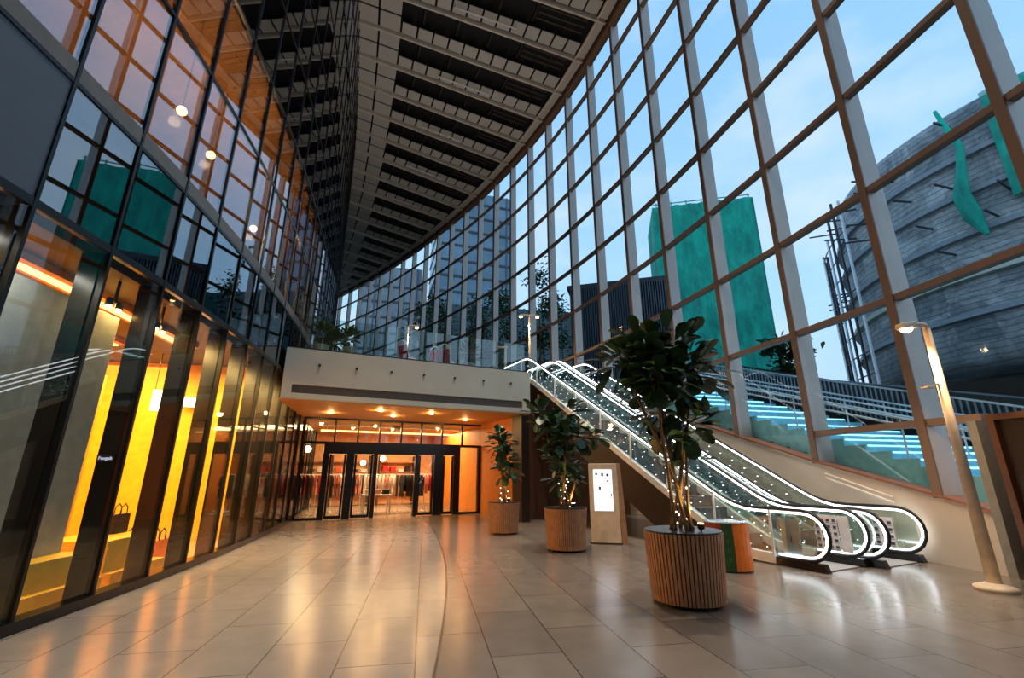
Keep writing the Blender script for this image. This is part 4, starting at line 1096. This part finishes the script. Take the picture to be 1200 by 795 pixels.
# far glass towers
def tower(label, x, y, w, d, h, rz, mats):
    t = thing('office_tower', label, 'building', (x,y,0), rz)
    MB().box((0,0,h/2),(w,d,h)).build('tower_body', M[mats], t)
    m = MB(); nf = int(h/3.6)
    for i in range(nf): m.box((0,0,3.6*i+1.6),(w+.3,d+.3,.5))
    m.build('floor_band_trim', M['cap'], t); m = MB()
    for i in range(int(w/3)+1): m.box((-w/2+3*i,-d/2-.12,h/2),(.25,.3,h))
    m.build('fin_trim', M['opaque'], t)
M['blueglass'] = pm('tower_glass', (104,128,144), .2, .2, .3, .2)
M['greyfac'] = pm('tower_facade', (128,140,150), .5, 0, .3, .3)
tower('tall blue glass office tower far beyond the glazed wall', -10, 96, 16, 14, 62, .3, 'blueglass')
tower('grey office block left of the blue tower', -28, 100, 13, 12, 46, .2, 'greyfac')
M['tealfac'] = pm('teal_glazing', (46,76,80), .25, .1, .3, .2)
tower('wide dark teal glazed block behind the trees', 1, 68, 30, 8, 25, .2, 'tealfac')
tower('slim distant tower at the far left beyond the glazing', -55, 112, 10, 10, 44, .4, 'blueglass')
# trees outside
def tree(label, p, H, R, seed, n=3200):
    rs = random.Random(seed); t = thing('tree', label, 'tree', p, 0, 'trees beyond the glass wall')
    MB().tube([(0,0,0),(.1,0,H*.35),(0,.1,H*.75)], [.28,.2,.08], 8).build('trunk', M['bark'], t, True)
    f = MB()
    cl = [(rs.gauss(0,R*.42),rs.gauss(0,R*.42),H*rs.uniform(.4,.95)) for _ in range(14)]
    for k in range(n):
        c = cl[k % 14]; b = V((c[0]+rs.gauss(0,R*.25), c[1]+rs.gauss(0,R*.25), c[2]+rs.gauss(0,R*.22)))
        leaf_geo(f, b, V((rs.gauss(0,1),rs.gauss(0,1),rs.gauss(0,.6))), V((0,0,1)), .42, .26, rs)
    f.build('foliage', M['leaf2'], t, True)
tree('leafy tree rising right of the twin lamp post, beyond the glass', (3.0,47,0), 24, 3, 1)
tree('leafy tree rising directly above the twin lamp post, beyond the glass', (-3.5,54,0), 27, 3, 2)
tree('leafy tree beyond the glass above the lounge chairs', (-10.5,57,0), 25, 3, 3)
tree('small tree peeking over the stair fence by the green tower', (15.2,25,3), 6, 1.2, 4, 1200)

# ------------------------------------------------------------------ light
w = bpy.data.worlds.new('dusk_sky'); scn.world = w; w.use_nodes = True
N, L = w.node_tree.nodes, w.node_tree.links
bg = N['Background']
tc = N.new('ShaderNodeTexCoord'); sp = N.new('ShaderNodeSeparateXYZ'); L.new(tc.outputs['Generated'], sp.inputs[0])
r = N.new('ShaderNodeValToRGB'); e = r.color_ramp.elements; e[0].position = 0; e[0].color = (.50,.62,.78,1); e[1].position = .75; e[1].color = (.27,.50,.84,1)
q = r.color_ramp.elements.new(.3); q.color = (.40,.62,.88,1)
L.new(sp.outputs['Z'], r.inputs[0])
mp = N.new('ShaderNodeMapping'); mp.inputs['Scale'].default_value = (1.4,1.4,3); L.new(tc.outputs['Generated'], mp.inputs['Vector'])
no = N.new('ShaderNodeTexNoise'); no.inputs['Scale'].default_value = 2.6; no.inputs['Detail'].default_value = 7; no.inputs['Roughness'].default_value = .55; L.new(mp.outputs[0], no.inputs['Vector'])
r2 = N.new('ShaderNodeValToRGB'); r2.color_ramp.elements[0].position = .46; r2.color_ramp.elements[1].position = .75; r2.color_ramp.elements[1].color = (.75,.75,.75,1)
L.new(no.outputs['Fac'], r2.inputs[0])
mx = N.new('ShaderNodeMix'); mx.data_type = 'RGBA'; mx.inputs[7].default_value = (.66,.72,.84,1)
L.new(r2.outputs[0], mx.inputs[0]); L.new(r.outputs[0], mx.inputs[6]); L.new(mx.outputs[2], bg.inputs['Color']); bg.inputs['Strength'].default_value = 1.35

def area(name, p, sx, sy, power, col, rot=(0,0,0)):
    l = bpy.data.lights.new(name,'AREA'); l.shape = 'RECTANGLE'; l.size = sx; l.size_y = sy; l.energy = power; l.color = col
    o = bpy.data.objects.new(name, l); COL.objects.link(o); o.location = p; o.rotation_euler = rot; return o
def point(name, p, power, col, r=.1):
    l = bpy.data.lights.new(name,'POINT'); l.energy = power; l.color = col; l.shadow_soft_size = r
    o = bpy.data.objects.new(name, l); COL.objects.link(o); o.location = p; return o
def spot(name, p, target, power, col, size=1.6, r=.15):
    l = bpy.data.lights.new(name,'SPOT'); l.energy = power; l.color = col; l.spot_size = size; l.spot_blend = .8; l.shadow_soft_size = r
    o = bpy.data.objects.new(name, l); COL.objects.link(o); o.location = p; o.rotation_euler = (V(target)-V(p)).to_track_quat('-Z','Y').to_euler(); return o
WARM = (1,.66,.32); YEL = (1,.62,.2)
# shop and store ceiling lights
for s0 in (1.9,3.6,5.4): area('shop_light', LW(s0,-1.0,4.12), 1.2, .6, 130, YEL, (0,0,LWang(s0)))
for s0 in (-3,-.8): area('shop_light', LW(s0,-.62,4.1), 1.6, .2, 15, (1,.95,.85), (0,0,LWang(s0)))  # neutral strip lights added just to light the grey board
for s0 in (-2,.5,2.8,5.2): area('shop_light', LW(s0,-3,4.15), 1.6, 1.2, 170, YEL, (0,0,LWang(s0)))
for fr_ in (.12,.4,.65,.9):
    area('store_light', RE(rL+(rRt-rL)*fr_, EDW+3, 3.4), 1.3, 2.5, 190, WARM, (0,0,EANG))
area('store_light', LW(9,-4.5,4.2), 5, 4, 300, WARM, (0,0,LWang(9)))
# canopy downlights
for i, fr_ in enumerate((.2,.38,.47,.6,.82)):
    p = RE(rl+(RC-rl)*fr_, E0+(1.1 if i%2 else 2.4), ZS-.1); point('downlight_lamp', p, 26, (1,.56,.2), .08)
# gallery lamps
for (u,v,y) in ((213,130,7.1),(247,182,8.5),(297,268,11),(338,366,15.5)):
    p = at_y(u,v,y); point('gallery_lamp', (p.x-.05,p.y,p.z-.25), 300, (1,.62,.3), .1)
# warm spots added at ceiling height to brighten the hall floor
for s0, f in ((0,.55),(2.6,.3),(5.2,.6),(10.4,.45),(15.6,.5),(20.8,.5)):
    p, n, wd = acc(s0); q = p + n*wd*f; spot('hall_fill', (q.x,q.y,HC-.3), (q.x,q.y,0), 5200, (1,.84,.68), 1.0, .2)

for s0, z0, pw in ((2.6,5,1500),(7.8,6.5,1800),(13,8,1800),(20.8,9,1800),(28.6,9,1500)):  # unseen upward spots added in mid-air to brighten the ceiling
    q, n, wd = acc(s0); p = q + n*wd*.45 + V((0,0,z0)); t = q + n*wd*.5; spot('ceiling_fill', p, (t.x,t.y,HC), pw*.3, (1,.9,.8), 1.7, .15)
scn.view_settings.view_transform = 'Standard'; scn.view_settings.look = 'None'; scn.view_settings.gamma = 1; scn.view_settings.use_curve_mapping = False
scn.view_settings.exposure = 0.15
scn.cycles.transparent_max_bounces = 40
scn.cycles.max_bounces = 10; scn.cycles.caustics_reflective = False; scn.cycles.caustics_refractive = False
scn.cycles.sample_clamp_indirect = 6
bpy.context.view_layer.update()
